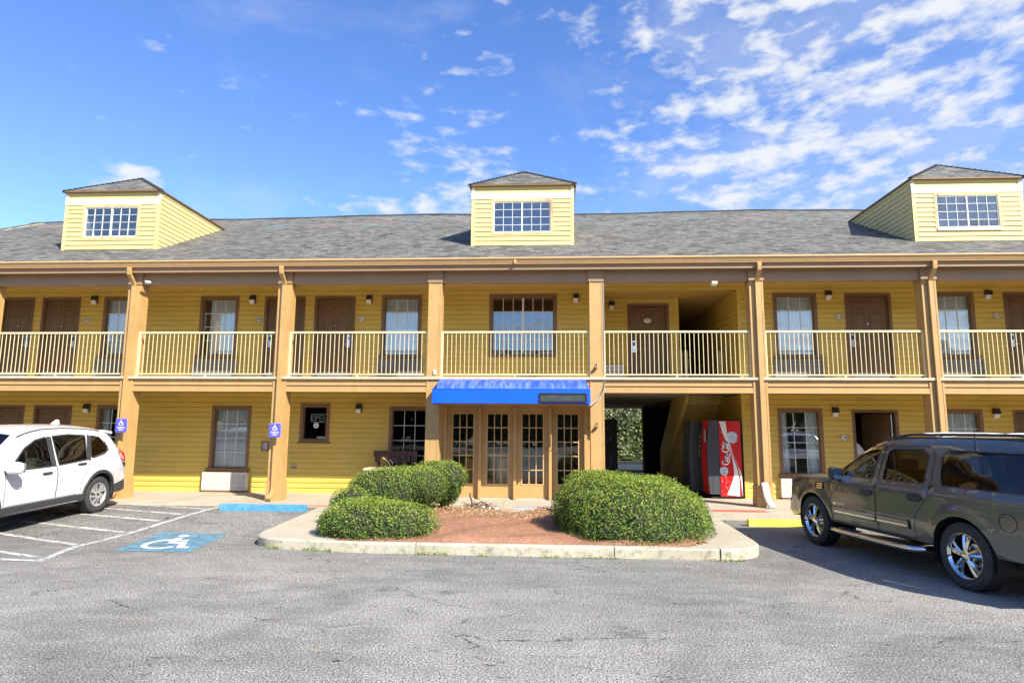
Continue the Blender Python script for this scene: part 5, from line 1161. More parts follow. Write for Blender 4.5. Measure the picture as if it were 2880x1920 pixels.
# ================================================================== VEHICLES (local frame: x forward from the front axle, y left, z up)
def interp(tab, x): return float(np.interp(x, [t[0] for t in tab], [t[1] for t in tab]))
def vehicle(sp, label, cat, loc, rotz, pitch=0.0, group=None):
    root = empty(sp['name'], (0, 0, 0), label, cat, group)
    top = smooth_path([Vector(p) for p in sp['top']], 5) if False else None
    # densify the top outline
    TP = []; src = [Vector(p) for p in sp['top']]; P4 = [src[0]]+src+[src[-1]]
    for i in range(1, len(P4)-2):
        a, b, c, d = P4[i-1], P4[i], P4[i+1], P4[i+2]; k = max(1, int((c-b).length/.07))
        for j in range(k):
            t = j/k; cr = .5*((2*b)+(c-a)*t+(2*a-5*b+4*c-d)*t*t+(-a+3*b-3*c+d)*t**3); TP.append(cr.lerp(b.lerp(c, t), .45))
    TP.append(src[-1]); TPn = np.array([(p.x, p.y) for p in TP])
    sg0, sg1 = TPn[:-1], TPn[1:]
    def dtop(x, z):
        p = np.array((x, z)); d = sg1-sg0; t = np.clip(((p-sg0)*d).sum(1)/np.maximum((d*d).sum(1), 1e-9), 0, 1); q = sg0+d*t[:, None]; return float(np.sqrt(((p-q)**2).sum(1)).min())
    RD = sp.get('round', .11)
    def hw(x, z):
        w = interp(sp['wz'], z)*interp(sp['wx'], x); d = dtop(x, z)
        if z > .5 and d < RD: w -= RD*.62*(1-math.sqrt(max(0, 1-(1-d/RD)**2)))
        for (cx, cz, r, a) in sp['flare']:
            q = math.hypot(x-cx, z-cz); 
            if q < r*1.35 and z < 1.1: w += a*max(0, 1-abs(q-r*1.08)/(r*.30))
        for (za, zb, a) in sp.get('crease', ()):
            if za < z < zb: w += a*math.sin((z-za)/(zb-za)*math.pi)
        return w
    ar = sp['arch']; bot = []
    def archpts(cx, r): return [(cx+r*math.cos(a), sp['wr']+.01+r*math.sin(a)) for a in np.linspace(math.asin(max(-1, (sp['sill']-sp['wr'])/r)) if r > abs(sp['sill']-sp['wr']) else 0, math.pi-math.asin((sp['sill']-sp['wr'])/r), 22)]
    bot = [tuple(TPn[-1])]+[(x, z) for x, z in archpts(0, ar)]+[(x, z) for x, z in archpts(-sp['wb'], ar)]
    poly = [tuple(p) for p in TPn]+[b for b in bot[1:]]
    # TPn runs rear bottom -> over the roof -> front bottom
    regs = []  # (name, polygon)
    for nm, pl in sp['glass']: regs.append(('g'+nm, smoothpoly(pl, sp.get('grad', .05))))
    for nm, pl in sp['doors']: regs.append(('d'+nm, pl))
    V2 = []; E2 = []
    def addpoly(pl):
        k = len(V2); dens = []
        for i, p in enumerate(pl):
            q = pl[(i+1) % len(pl)]; m_ = max(1, int(math.hypot(q[0]-p[0], q[1]-p[1])/.09))
            for j in range(m_): dens.append((p[0]+(q[0]-p[0])*j/m_, p[1]+(q[1]-p[1])*j/m_))
        V2.extend(Vector(p) for p in dens); E2.extend((k+i, k+(i+1) % len(dens)) for i in range(len(dens))); return dens
    # outline without extra densification so that it matches the top strip
    k = len(V2); V2.extend(Vector(p) for p in poly); E2.extend((i, (i+1) % len(poly)) for i in range(len(poly)))
    for nm, pl in regs: addpoly(pl)
    xs = np.arange(min(p[0] for p in poly), max(p[0] for p in poly), .075); zs = np.arange(.2, 2, .06)
    for x in xs:
        for z in zs:
            if point_in(poly, x, z) and min(dtop(x, z), 1) > .02: V2.append(Vector((x+.0007*math.sin(z*50), z+.0007*math.sin(x*40))))
    for i, p in enumerate(TPn):   # rings just inside the top outline for the rounded shoulder
        a = TPn[max(i-1, 0)]; b = TPn[min(i+1, len(TPn)-1)]; t = (b-a)/max(1e-6, np.linalg.norm(b-a)); nn = np.array((t[1], -t[0]))
        for d in (.018, .045, .08):
            q = p+nn*d
            if point_in(poly, *q): V2.append(Vector(q))
    res = delaunay_2d_cdt(V2, E2, [], 0, 1e-4); vv, ff = res[0], res[2]
    groups = {}
    for f in ff:
        cx = sum(vv[i].x for i in f)/len(f); cz = sum(vv[i].y for i in f)/len(f)
        if not point_in(poly, cx, cz): continue
        key = 'body'
        for nm, pl in regs:
            if nm[0] == 'g' and point_in(pl, cx, cz): key = nm; break
        else:
            for nm, pl in regs:
                if nm[0] == 'd' and point_in(pl, cx, cz): key = nm; break
        groups.setdefault(key, []).append(f)
    HW = [hw(v.x, v.y) for v in vv]
    def emit(mb, fs, s, inset_=0, mi=0):
        used = {}; V = []; F = []
        for f in fs:
            q = []
            for i in f:
                if i not in used: used[i] = len(V); V.append((vv[i].x, s*(HW[i]-inset_), vv[i].y))
                q.append(used[i])
            F.append(tuple(q) if s > 0 else tuple(reversed(q)))
        mb.add(V, F, mi)
    body = MB()
    for s in (1, -1): emit(body, groups['body'], s)
    # cross strip over the top outline
    js = np.array([-1, -.985, -.95, -.88, -.75, -.5, -.25, 0, .25, .5, .75, .88, .95, .985, 1.0]); n = len(TPn); ww = [hw(*p) for p in TPn]
    mats = {'body': 0, 'glass': 1, 'black': 2, 'chrome': 3, 'light': 4}
    rowsV = []
    for i, p in enumerate(TPn):
        a = TPn[max(i-1, 0)]; b = TPn[min(i+1, n-1)]; t = (b-a)/max(1e-6, np.linalg.norm(b-a)); nn = np.array((-t[1], t[0])); cr = interp(sp['crown'], p[0]); cr = cr if p[1] > .9 or abs(nn[0]) < .7 else sp['bow']
        rowsV.append([(p[0]+nn[0]*cr*(1-abs(j)**2.6), ww[i]*j, p[1]+nn[1]*cr*(1-abs(j)**2.6)) for j in js])
    def segkind(i):
        x = (TPn[i][0]+TPn[i+1][0])/2; z = (TPn[i][1]+TPn[i+1][1])/2
        for (x0, x1, z0, z1, kd) in sp['bands']:
            if x0 < x < x1 and z0 < z < z1: return kd
        return 'body'
    nj = len(js); bv = [q for r in rowsV for q in r]
    fsb, gl, blk, chrm, hl = [], [], [], [], []
    for i in range(n-1):
        kd = segkind(i)
        for j in range(nj-1):
            f = (i*nj+j, (i+1)*nj+j, (i+1)*nj+j+1, i*nj+j+1); ed = abs(js[j]+js[j+1])/2
            if kd == 'glass': (gl if ed < .93 else fsb).append(f)
            elif kd == 'grille': (hl if ed > .62 else blk).append(f)
            elif kd == 'black': blk.append(f)
            elif kd == 'chrome': chrm.append(f)
            else: fsb.append(f)
    body.add(bv, fsb); body.build('body', sp['paint'], root, smooth=38, merge=True)
    if gl: 
        mb = MB(); mb.add(bv, gl); mb.build('windscreen', MT['carglass'], root, smooth=60, fixn=False)
    for fs, nm, mt in ((blk, 'grille', MT['trim']), (chrm, 'bumper', sp.get('bumper', MT['chrome'])), (hl, 'headlight', MT['headl'])):
        if fs: mb = MB(); mb.add(bv, fs); mb.build(nm, mt, root, smooth=60, fixn=False)
    def side_line(mb, pts, s, w=.006, lift=.003, mi=0, closed=False, w_up=None):
        pts = [tuple(p) for p in pts]
        if closed: pts = pts+[pts[0]]
        P = []
        for (a, b), (c, d) in zip(pts, pts[1:]):
            k = max(1, int(math.hypot(c-a, d-b)/.05)); P += [(a+(c-a)*j/k, b+(d-b)*j/k) for j in range(k)]
        P.append(pts[-1]); v, f = stroke([Vector(p) for p in P], w); mb.add([(p.x, s*(hw(p.x, p.y)+lift), p.y) for p in v], f, mi)
    for s in (1, -1):
        for nm, pl in regs:
            if nm[0] == 'd':
                mb = MB(); emit(mb, groups.get(nm, []), s); d = mb.build('door', sp['paint'], root, smooth=38, merge=True)
                mb = MB(); side_line(mb, pl, s, .009, .0015, closed=True); mb.build('panel_gap', MT['seam'], d, fixn=False)
                hx, hz = sp['handles'][nm[1:]]
                mb = MB(); y = hw(hx, hz); mb.add(*[[(hx+a*sp['hs'], s*(y+b), hz+c) for a, b, c in ((-.11, .0, .02), (-.11, 0, -.02), (.11, 0, -.02), (.11, 0, .02), (-.10, .035, .016), (-.10, .035, -.016), (.10, .035, -.016), (.10, .035, .016))], [(0, 1, 2, 3), (4, 7, 6, 5), (0, 4, 5, 1), (1, 5, 6, 2), (2, 6, 7, 3), (3, 7, 4, 0)]])
                if sp['hs'] > 1.0: mb.add([(hx+.15*math.cos(a), s*(hw(hx+.15*math.cos(a), hz+.06*math.sin(a))+.003), hz+.06*math.sin(a)) for a in np.linspace(0, 2*math.pi, 16, endpoint=False)], [tuple(range(16))])
                mb.build('handle', sp['hmat'], d, bevel=.008)
        for nm, pl in regs:
            if nm[0] == 'g':
                mb = MB(); emit(mb, groups.get(nm, []), s, .012); g = mb.build('side_window', MT[sp['gmat'].get(nm[1:], 'carglass')], root, smooth=60, fixn=False)
                mb = MB(); side_line(mb, pl, s, sp.get('gl', .03), .002, closed=True); mb.build('window_seal', sp.get('sealmat', MT['trim']), g, fixn=False)
    # arch liners, underbody, cabin
    mb = MB()
    for cx in (0, -sp['wb']):
        w = hw(cx+ar*.8, .6)-.02
        for s in (1, -1):
            mb.lathe([(ar+.004, s*(w+.01)), (ar+.004, s*(w-.36)), (.02, s*(w-.36))], (cx, 0, sp['wr']+.01), 'y', 20, a0=-.35, a1=math.pi+.35)
    fx, rx = TPn[:, 0].max(), TPn[:, 0].min(); w = interp(sp['wz'], .5)-.10
    mb.box(-ar-.02, -sp['wb']+ar+.02, -w, w, sp['sill']-.03, sp['sill']+.15); mb.box(ar+.02, fx-.12, -w+.2, w-.2, .26, .55); mb.box(rx+.12, -sp['wb']-ar-.02, -w+.1, w-.1, .32, .6); mb.box(-ar, ar, -.4, .4, .3, .8); mb.box(-sp['wb']-ar, -sp['wb']+ar, -.45, .45, .3, .8)
    mb.build('underbody', MT['seam'], root, fixn=False)
    wf = w-.06; mb = MB(); x0, x1 = sp['cabin']; mb.box(x1, x0, -wf, wf, .55, .60); mb.box(x0-.05, x0+.35, -wf, wf, .6, sp['belt']-.08); mb.build('cabin_floor', MT['seat'], root)
    for (sx, zb) in sp['seats']:
        for y in (-.38, .38):
            q = MB(); q.box(sx-.05, sx+.45, y-.24, y+.24, .6, .82); q.prism([(sx-.05, .8), (sx+.12, .8), (sx-.06, zb), (sx-.18, zb)], 'y', y-.24, y+.24); q.prism([(sx-.10, zb+.02), (sx-.02, zb+.02), (sx-.06, zb+.20), (sx-.13, zb+.2)], 'y', y-.13, y+.13); q.build('seat', MT['seat'], root, bevel=.04)
    mb = MB(); a_ = [(x0+.05-.17*math.sin(t)*.35, .38+.18*math.cos(t), sp['belt']-.02+.17*math.sin(t)) for t in np.linspace(0, 2*math.pi, 20, endpoint=False)]; mb.tube(a_, .014, 6, closed=True); mb.build('steering_wheel', MT['black'], root, smooth=60)
    # wheels
    for cx in (0, -sp['wb']):
        for s in (1, -1):
            wheel(sp, root, cx, s*(sp['track']/2), s)
    ctx = dict(root=root, hw=hw, line=side_line, sp=sp, TP=TPn)
    sp['extra'](ctx)
    if sp.get('squash'):
        def sq(o, on):
            on = on and not o.name.startswith('wheel') or (on and o.name.startswith('wheel_arch'))
            if on and o.type == 'MESH':
                zc = WL[o.name].z
                for v in o.data.vertices:
                    a = v.co.z+zc
                    if a > .43: v.co.z = .43+(a-.43)*sp['squash']-zc
            for ch in o.children: sq(ch, on)
        for ch in root.children: sq(ch, True)
    root.rotation_euler = (0, -pitch, rotz) if False else (Matrix.Rotation(rotz, 3, 'Z') @ Matrix.Rotation(-pitch, 3, 'Y')).to_euler(); root.location = loc
    return root
def smoothpoly(pl, r): return rounded(pl, [r]*len(pl), 3)
def wheel(sp, root, cx, cy, s):
    Rw, rr, hwid = sp['wr'], sp['rim'], sp['tw']/2; c = (cx, cy, Rw)
    prof = [(rr-.01, s*hwid*.80), (rr+.004, s*hwid*.93), (rr+(Rw-rr)*.55, s*hwid*1.02), (Rw-.035, s*hwid*.92), (Rw-.012, s*hwid*.80), (Rw-.002, s*hwid*.5), (Rw, 0), (Rw-.002, -s*hwid*.5), (Rw-.012, -s*hwid*.8), (Rw-.05, -s*hwid*.95), (rr, -s*hwid*.8)]
    mb = MB(); mb.lathe(prof, c, 'y', 40)
    for k in range(44):
        a = 2*math.pi*k/44
        for o, w0 in ((-.06, .045), (.06, .045)):
            mb.add([(cx+(Rw+.003)*math.cos(a+da), cy+o+dy, Rw+(Rw+.003)*math.sin(a+da)) for da, dy in ((-.03, -w0), (.03, -w0+.02), (.03, w0+.02), (-.03, w0))], [(0, 1, 2, 3)], 1)
    W = mb.build('wheel', [MT['tyre'], MT['seam']], root, smooth=40, fixn=False)
    yo = cy+s*hwid*.80; mb = MB()
    mb.lathe([(rr, 0), (rr+.008, s*.012), (rr-.004, s*.014), (rr-.022, -s*.004), (rr-.028, -s*.02)], (cx, yo, Rw), 'y', 40)
    if sp['style'] == 'spoke':
        for k in range(5):
            for off in (-.17, .17):
                a0 = 2*math.pi*k/5+.35; am = a0+off*.55; a1 = a0+off*1.15
                pin = np.array([math.cos(am), math.sin(am)])*.055; pout = np.array([math.cos(a1), math.sin(a1)])*(rr-.012); pn = np.array([-math.sin(a1), math.cos(a1)])
                wa, wb_ = .024, .034; pm = (pin*.45+pout*.55); V = []
                for q, w_, y in ((pin, wa, .03), (pm, .023, .018), (pout, wb_, -.004)):
                    for sg, dy in ((-1, 0), (0, .012), (1, 0)): V.append((cx+q[0]+pn[0]*w_*sg, yo-s*.03+s*(y+dy), Rw+q[1]+pn[1]*w_*sg))
                V += [(v[0], v[1]-s*.03, v[2]) for v in V]
                F = [(0, 1, 4, 3), (1, 2, 5, 4), (3, 4, 7, 6), (4, 5, 8, 7), (0, 3, 12, 9), (3, 6, 15, 12), (2, 11, 14, 5), (5, 14, 17, 8)]; mb.add(V, F)
        mb.lathe([(.075, -s*.02), (.065, s*.012), (.03, s*.022), (0, s*.022)], (cx, yo-s*.01, Rw), 'y', 20)
        rim = mb.build('rim', MT['chrome'], W, smooth=35, fixn=True)
        mb = MB(); mb.lathe([(0, 0), (.13, 0), (.13, -s*.02)], (cx, yo-s*.12, Rw), 'y', 28, mi=0); mb.lathe([(0, -s*.04), (rr-.03, -s*.04), (rr-.027, s*.098)], (cx, yo-s*.12, Rw), 'y', 28, mi=1); mb.build('brake_disc', [MT['metal'], MT['seam']], W, smooth=40, fixn=False)
    else:
        mb.lathe([(rr-.018, -s*.004), (.10, s*.012), (0, s*.02)], (cx, yo-s*.012, Rw), 'y', 40)
        rim = mb.build('rim', MT['alloy'], W, smooth=35, fixn=True)
        mb = MB()
        for k in range(9):
            a = 2*math.pi*k/9
            for (r0, r1, da, w0, w1, tw) in ((.07, rr-.028, 0, .014, .050, .16), (.13, rr-.04, .34, .008, .022, .10)):
                P = [(r0, a+da, w0), ((r0+r1)/2, a+da+tw, (w0+w1)/2*1.1), (r1, a+da+tw*1.3, w1)]; V = []
                for r_, an, w_ in P:
                    yy = yo+s*(.003+.014*(1-r_/rr)) 
                    V += [(cx+r_*math.cos(an)-w_/2*math.sin(an)*sg*-1, yy+s*.004, Rw+r_*math.sin(an)+w_/2*math.cos(an)*sg*-1*-1) for sg in (-1, 1)]
                mb.add(V, [(0, 1, 3, 2), (2, 3, 5, 4)])
        mb.lathe([(.028, s*.0), (.024, s*.012), (0, s*.012)], (cx, yo+s*.006, Rw), 'y', 14)
        mb.build('wheel_slot', MT['seam'], W, fixn=False)
def mirror(ctx, x, z, w, mat_, s, chrome=False, tri=True):
    sp_ = ctx['sp']; y = ctx['hw'](x, z); mb = MB(); cx, cy, cz = x+.02, s*(y+sp_['mo']), z+.05
    V = []; F = []; nu, nv = 14, 9
    for i in range(nu):
        for j in range(nv):
            u = 2*math.pi*i/nu; v = -math.pi/2+math.pi*j/(nv-1); sx_ = abs(math.cos(v))**.7; e = lambda c: math.copysign(abs(c)**.6, c)
            V.append((cx+.075*math.sin(v)*1.0+ (.02 if math.sin(v) > 0 else 0), cy+w[0]*sx_*e(math.cos(u)), cz+w[1]*sx_*e(math.sin(u))))
    F = [(i*nv+j, ((i+1) % nu)*nv+j, ((i+1) % nu)*nv+j+1, i*nv+j+1) for i in range(nu) for j in range(nv-1)]
    mb.add(V, F); m_ = mb.build('door_mirror', mat_, ctx['root'], smooth=50)
    q = MB(); q.tube([(x, s*(y-.02), z-.02), (cx, cy-s*.05, cz-w[1]*.6)], .028, 8); q.build('mirror_arm', MT['trim'], m_)
    q = MB(); q.add([(cx-.080, cy+a*w[0]*.82, cz+b*w[1]*.8) for a, b in ((-1, -.8), (-.8, -1), (.8, -1), (1, -.8), (1, .8), (.8, 1), (-.8, 1), (-1, .8))], [tuple(range(8))]); q.build('mirror_glass', MT['chrome'], m_, fixn=False)
# ---- white crossover -------------------------------------------------------
def rogue_extra(c):
    root, hw, line = c['root'], c['hw'], c['line']; sp = c['sp']
    for s in (1, -1):
        # black sill cladding and arch trims
        mb = MB(); xs = np.linspace(-sp['arch']-.01, -sp['wb']+sp['arch']+.01, 26)
        mb.add([(x, s*(hw(x, z)+o), z) for x in xs for z, o in ((.27, -.03), (.30, .014), (.40, .016), (.43, .004))], [(i*4+j, (i+1)*4+j, (i+1)*4+j+1, i*4+j+1) for i in range(25) for j in range(3)]); mb.build('sill_cladding', MT['trim'], root, smooth=40)
        for cx in (0, -sp['wb']):
            mb = MB(); A = np.linspace(-.12, math.pi+.12, 26); r0, r1 = sp['arch'], sp['arch']+.062
            mb.add([(cx+r*math.cos(a), s*(hw(cx+r*math.cos(a), sp['wr']+.01+r*math.sin(a))+o), sp['wr']+.01+r*math.sin(a)) for a in A for r, o in ((r0-.01, -.03), (r0+.002, .012), (r1-.01, .014), (r1, .003))], [(i*4+j, (i+1)*4+j, (i+1)*4+j+1, i*4+j+1) for i in range(25) for j in range(3)])
            mb.build('wheel_arch_trim', MT['trim'], root, smooth=40)
        mb = MB(); xs = np.linspace(-3.66, -sp['wb']-sp['arch']-.03, 8); mb.add([(x, s*(hw(x, z)+o), z) for x in xs for z, o in ((.30, -.05), (.34, .012), (.54+(x+3.7)*-.12, .012), (.56+(x+3.7)*-.12, .002))], [(i*4+j, (i+1)*4+j, (i+1)*4+j+1, i*4+j+1) for i in range(7) for j in range(3)]); mb.build('rear_cladding', MT['trim'], root, smooth=40)
        # tail lamp
        pl = [(-3.16, 1.02), (-3.50, 1.08), (-3.62, 1.03), (-3.60, .92), (-3.50, .86), (-3.38, .88)]; pl = [(-3.36, 1.13), (-3.54, 1.17), (-3.66, 1.08), (-3.68, .97), (-3.60, .90), (-3.44, .94)]
        mb = MB(); mb.add([(x, s*(hw(x, z)+.016), z) for x, z in pl]+[(x, s*(hw(x, z)-.03), z) for x, z in pl], [tuple(range(6))]+[(i, (i+1) % 6, (i+1) % 6+6, i+6) for i in range(6)]); mb.build('tail_lamp', MT['tail'], root, bevel=.01)
        mb = MB(); pl = [(-3.42, .925), (-3.56, .895), (-3.64, .90), (-3.60, .83), (-3.50, .82)]; mb.add([(x, s*(hw(x, z)+.014), z) for x, z in pl], [tuple(range(5))]); mb.build('reversing_lamp', MT['trim'], root, fixn=False)
        # dark pillars between the windows, brightwork under the glass
        mb = MB(); line(mb, [(-1.55, 1.00), (-1.62, 1.52)], s, .10, .004); mb.build('window_pillar', MT['trim'], root, fixn=False); mb = MB(); line(mb, [(-2.42, 1.04), (-2.62, 1.50)], s, .10, .004); mb.build('window_pillar', MT['trim'], root, fixn=False)
        mb = MB(); line(mb, [(-3.05, 1.17), (-2.96, 1.36)], s, .02, .008); line(mb, [(-2.55, 1.07), (-2.9, 1.13), (-3.07, 1.21), (-3.0, 1.37)], s, .016, .010); mb.build('window_brightwork', MT['chrome'], root, fixn=False)
        # roof edge trim line
        mb = MB(); T = c['TP']; up_ = [(x, z-.035) for x, z in T if -3.0 < x < -.9 and z > 1.40]; line(mb, up_, s, .018, .008); mb.build('roof_moulding', MT['trim'], root, fixn=False)
    mirror(c, -.52, 1.02, (.135, .10), MT['carwhite'], 1); mirror(c, -.52, 1.02, (.135, .10), MT['carwhite'], -1)
    mb = MB(); V = [(-2.40, 0, 1.675), (-2.45, .035, 1.67), (-2.66, .045, 1.665), (-2.45, -.035, 1.67), (-2.66, -.045, 1.665), (-2.62, 0, 1.80), (-2.70, 0, 1.79), (-2.70, .03, 1.66), (-2.70, -.03, 1.66)]
    mb.add(V, [(0, 1, 5), (1, 2, 5), (2, 7, 6, 5), (0, 5, 3), (3, 5, 4), (4, 5, 6, 8), (7, 8, 6)]); mb.build('roof_antenna', MT['carwhite'], root)
    mb = MB(); ys = np.linspace(-.66, .66, 13); mb.add([(x-.05*(1-(y/.66)**2), y, z) for y in ys for x, z in ((-3.10, 1.585), (-3.33, 1.545), (-3.34, 1.50), (-3.12, 1.53))], [(i*4+j, (i+1)*4+j, (i+1)*4+(j+1) % 4, i*4+(j+1) % 4) for i in range(12) for j in range(4)]+[(0, 1, 2, 3), (48, 49, 50, 51)]); mb.build('spoiler', MT['carwhite'], root, smooth=40)
rogue = dict(mo=.19, name='crossover_car', paint=MT['carwhite'], wb=2.705, wr=.355, rim=.222, tw=.225, track=1.60, arch=.405, sill=.30, belt=1.05, round=.13, style='cover', hs=.95, hmat=MT['trim'],
    top=[(-3.60, .34), (-3.70, .42), (-3.76, .58), (-3.75, .76), (-3.66, .84), (-3.64, 1.0), (-3.55, 1.14), (-3.30, 1.46), (-3.22, 1.545), (-2.9, 1.615), (-2.5, 1.665), (-2.0, 1.69), (-1.5, 1.685), (-1.15, 1.63), (-.95, 1.57), (-.55, 1.33), (-.18, 1.10), (.1, 1.05), (.55, .95), (.78, .84), (.88, .70), (.92, .50), (.86, .32)],
    wz=[(.2, .86), (.32, .885), (.5, .915), (.75, .925), (.95, .905), (1.05, .875), (1.2, .81), (1.45, .71), (1.6, .64), (1.7, .60)],
    wx=[(-3.76, .80), (-3.6, .88), (-3.3, .955), (-2.9, 1.0), (-2.0, 1.0), (-.5, .995), (.2, .97), (.6, .90), (.92, .76)],
    flare=[(0, .36, .40, .022), (-2.705, .36, .40, .03)], crease=[(.78, .94, .012), (.40, .62, -.012)],
    crown=[(-3.8, .05), (-3.2, .06), (-2, .045), (-1, .05), (0, .05), (.9, .10)], bow=.13,
    bands=[(-.98, -.20, 1.08, 1.60, 'glass'), (-3.55, -3.26, 1.14, 1.48, 'glass'), (.7, 1.1, .3, .52, 'black')],
    glass=[('f', [(-.60, 1.005), (-.70, 1.10), (-1.02, 1.35), (-1.30, 1.475), (-1.56, 1.515), (-1.50, 1.005)]), ('r', [(-1.66, 1.01), (-1.70, 1.52), (-2.10, 1.535), (-2.52, 1.50), (-2.38, 1.05)]), ('q', [(-2.50, 1.065), (-2.66, 1.49), (-2.88, 1.45), (-3.06, 1.27), (-3.0, 1.17)])],
    doors=[('f', [(-.50, .44), (-.50, .95), (-.60, 1.003), (-1.60, 1.0), (-1.60, .44)]), ('r', [(-1.61, .44), (-1.61, 1.0), (-2.44, 1.045), (-2.36, .86), (-2.22, .70), (-2.20, .44)])],
    handles={'f': (-1.36, .90), 'r': (-2.22, .985)}, gmat={'f': 'carglass', 'r': 'carglassdk', 'q': 'carglassdk'}, gl=.026, grad=.03, cabin=(-.55, -3.3), seats=[(-1.35, 1.15), (-2.25, 1.15)], extra=rogue_extra)
vehicle(rogue, 'white crossover car parked nose out beside the first pillar, black wheel arch trim', 'car', (-9.72, 9.62, .0), R(-90), pitch=-math.atan2(.105, 2.7))
# ---- grey full size SUV -----------------------------------------------------
def tahoe_extra(c):
    root, hw, line, sp = c['root'], c['hw'], c['line'], c['sp']; main = sp['paint'] is MT['cargrey']
    for s in (1, -1):
        mb = MB()
        for (x0, x1) in ((-.52, -1.50), (-1.52, -2.12)):
            xs = np.linspace(x0, x1, 14); mb.add([(x, s*(hw(x, z)+o), z) for x in xs for z, o in ((.555, .002), (.565, .022), (.665, .022), (.68, .002))], [(i*4+j, (i+1)*4+j, (i+1)*4+j+1, i*4+j+1) for i in range(13) for j in range(3)])
        m_ = mb.build('side_moulding', sp['paint'], root, smooth=30); mb = MB(); line(mb, [(-.55, .60), (-1.49, .60)], s, .018, .026); line(mb, [(-1.53, .60), (-2.10, .60)], s, .018, .026); mb.build('bright_strip', MT['metal'], m_, fixn=False)
        mb = MB(); y = hw(-1.3, .5); P = smooth_path([Vector(p) for p in ((-.50, s*(y-.12), .34), (-.56, s*(y+.04), .335), (-.72, s*(y+.10), .33), (-1.4, s*(y+.11), .325), (-2.1, s*(y+.10), .33), (-2.28, s*(y+.04), .335), (-2.34, s*(y-.12), .34))], 5); mb.tube(P, .038, 10); mb.build('running_board', MT['chrome'], root, smooth=60)
        mb = MB(); [mb.box(x-.16, x+.16, s*(y-.02), s*(y+.12), .365, .375) for x in (-.98, -1.85)]; mb.build('step_pad', MT['trim'], root)
        mb = MB(); [mb.add([(x+dx, s*(hw(x, .97)+.012), z+dz) for dx, dz in ((-.075, 0), (.075, 0), (.06, .018), (-.09, .018))], [(0, 1, 2, 3)], 0) for x, z in ((-.20, .985), (-.19, .95), (-.18, .915))]
        mb.add([(x, s*(hw(-.2, .95)+.008), z) for x, z in ((-.30, .90), (-.08, .90), (-.10, 1.02), (-.32, 1.02))], [(0, 1, 2, 3)], 1); mb.build('fender_vent', [MT['chrome'], MT['seam']], root, fixn=False)
        # fuel flap on the left only
        if s > 0:
            mb = MB(); A = np.linspace(0, 2*math.pi, 26, endpoint=False); cx_, cz_ = -3.56, .845; mb.add([(cx_+r*math.cos(a), hw(cx_+r*math.cos(a), cz_+r*math.sin(a))+.003, cz_+r*math.sin(a)) for r in (.105, .098) for a in A], [(i, (i+1) % 26, (i+1) % 26+26, i+26) for i in range(26)]); mb.build('fuel_flap', MT['seam'], root, fixn=False)
        # chrome window visor, tail lamp, head lamp wrap
        mb = MB(); P = [(-.90, 1.445), (-1.02, 1.52), (-1.2, 1.59), (-1.40, 1.615), (-1.46, 1.60)]; v, f = stroke([Vector(p) for p in P], .045); mb.add([(p.x, s*(hw(p.x, p.y)+.014), p.y) for p in v], f); mb.build('window_visor', MT['chrome'], root, fixn=False, smooth=60)
        pl = [(.52, 1.02), (.80, 1.0), (.84, .80), (.56, .80)]; mb = MB(); mb.add([(x, s*(hw(x, z)+.006), z) for x, z in pl], [(0, 1, 2, 3)]); mb.build('headlight', MT['headl'], root, fixn=False)
        mb = MB(); xs = np.linspace(-4.0, -3.87, 4); mb.add([(x, s*(hw(x, z)+.008), z) for x in xs for z in (.80, 1.0, 1.2)], [(i*3+j, (i+1)*3+j, (i+1)*3+j+1, i*3+j+1) for i in range(3) for j in range(2)]); mb.build('tail_lamp', MT['tail'], root, fixn=False)
        mb = MB()
        for k in range(9): z = 1.25+.043*k; line(mb, [(-3.90+.0*k, z), (-4.0+.012*k, z)], s, .014, .006)
        mb.build('pillar_vent', MT['seam'], root, fixn=False)
        # roof rail
        mb = MB(); y = .60; P = smooth_path([Vector(p) for p in ((-1.55, s*y, 1.775), (-1.72, s*y, 1.80), (-2.0, s*y, 1.81), (-3.2, s*y, 1.81), (-3.5, s*y, 1.80), (-3.68, s*y, 1.765))], 4); mb.tube(P, .018, 8); rr_ = mb.build('roof_rail', MT['trim'], root, smooth=60)
        mb = MB(); mb.box(-3.9, -1.3, s*y-.03, s*y+.03, 1.745, 1.778); mb.build('rail_base', MT['trim'], rr_)
    for x in (-2.0, -3.25):
        mb = MB(); mb.tube([(x, -.60, 1.82), (x, -.3, 1.83), (x, .3, 1.83), (x, .60, 1.82)], .016, 8); mb.build('cross_bar', MT['metal'], root, smooth=60)
    mirror(c, -.68, 1.14, (.085, .105), MT['trim'], 1); mirror(c, -.68, 1.14, (.115, .13), MT['trim'], -1)
    mb = MB(); mb.tube([(-3.05, .78, 1.62), (-3.05, .80, 1.64), (-3.04, .80, 2.0)], [.016, .012, .004], 6); mb.build('aerial', MT['black'], root)
    mb = MB(); mb.box(-4.25, -4.02, -.05, .05, .36, .44); mb.tube([(-4.2, 0, .44), (-4.2, 0, .52)], .02, 8); mb.build('tow_hitch', MT['black'], root)
    if not main: return
    # badges on the left side
    def badge(txt, x, z, size, mt):
        v, f = tmesh(txt, size, .002, bold=.001, sx=1.15); mb = MB(); mb.add([(x-a, hw(x-a, z+c_)+.006-b, z+c_) for a, b, c_ in v], f); mb.build('badge', mt, root)
    badge('TAHOE', -.74, .725, .048, MT['metal']); badge('LT', -2.47, 1.14, .05, MT['seam'])
    mb = MB(); mb.add([(x, hw(x, z)+.006, z) for x, z in ((-.53, .73), (-.565, .73), (-.565, .74), (-.60, .74), (-.60, .73), (-.635, .73), (-.625, .712), (-.60, .712), (-.60, .702), (-.565, .702), (-.565, .712), (-.54, .712))], [tuple(range(12))]); mb.build('badge', MT['metal'], root, fixn=False)
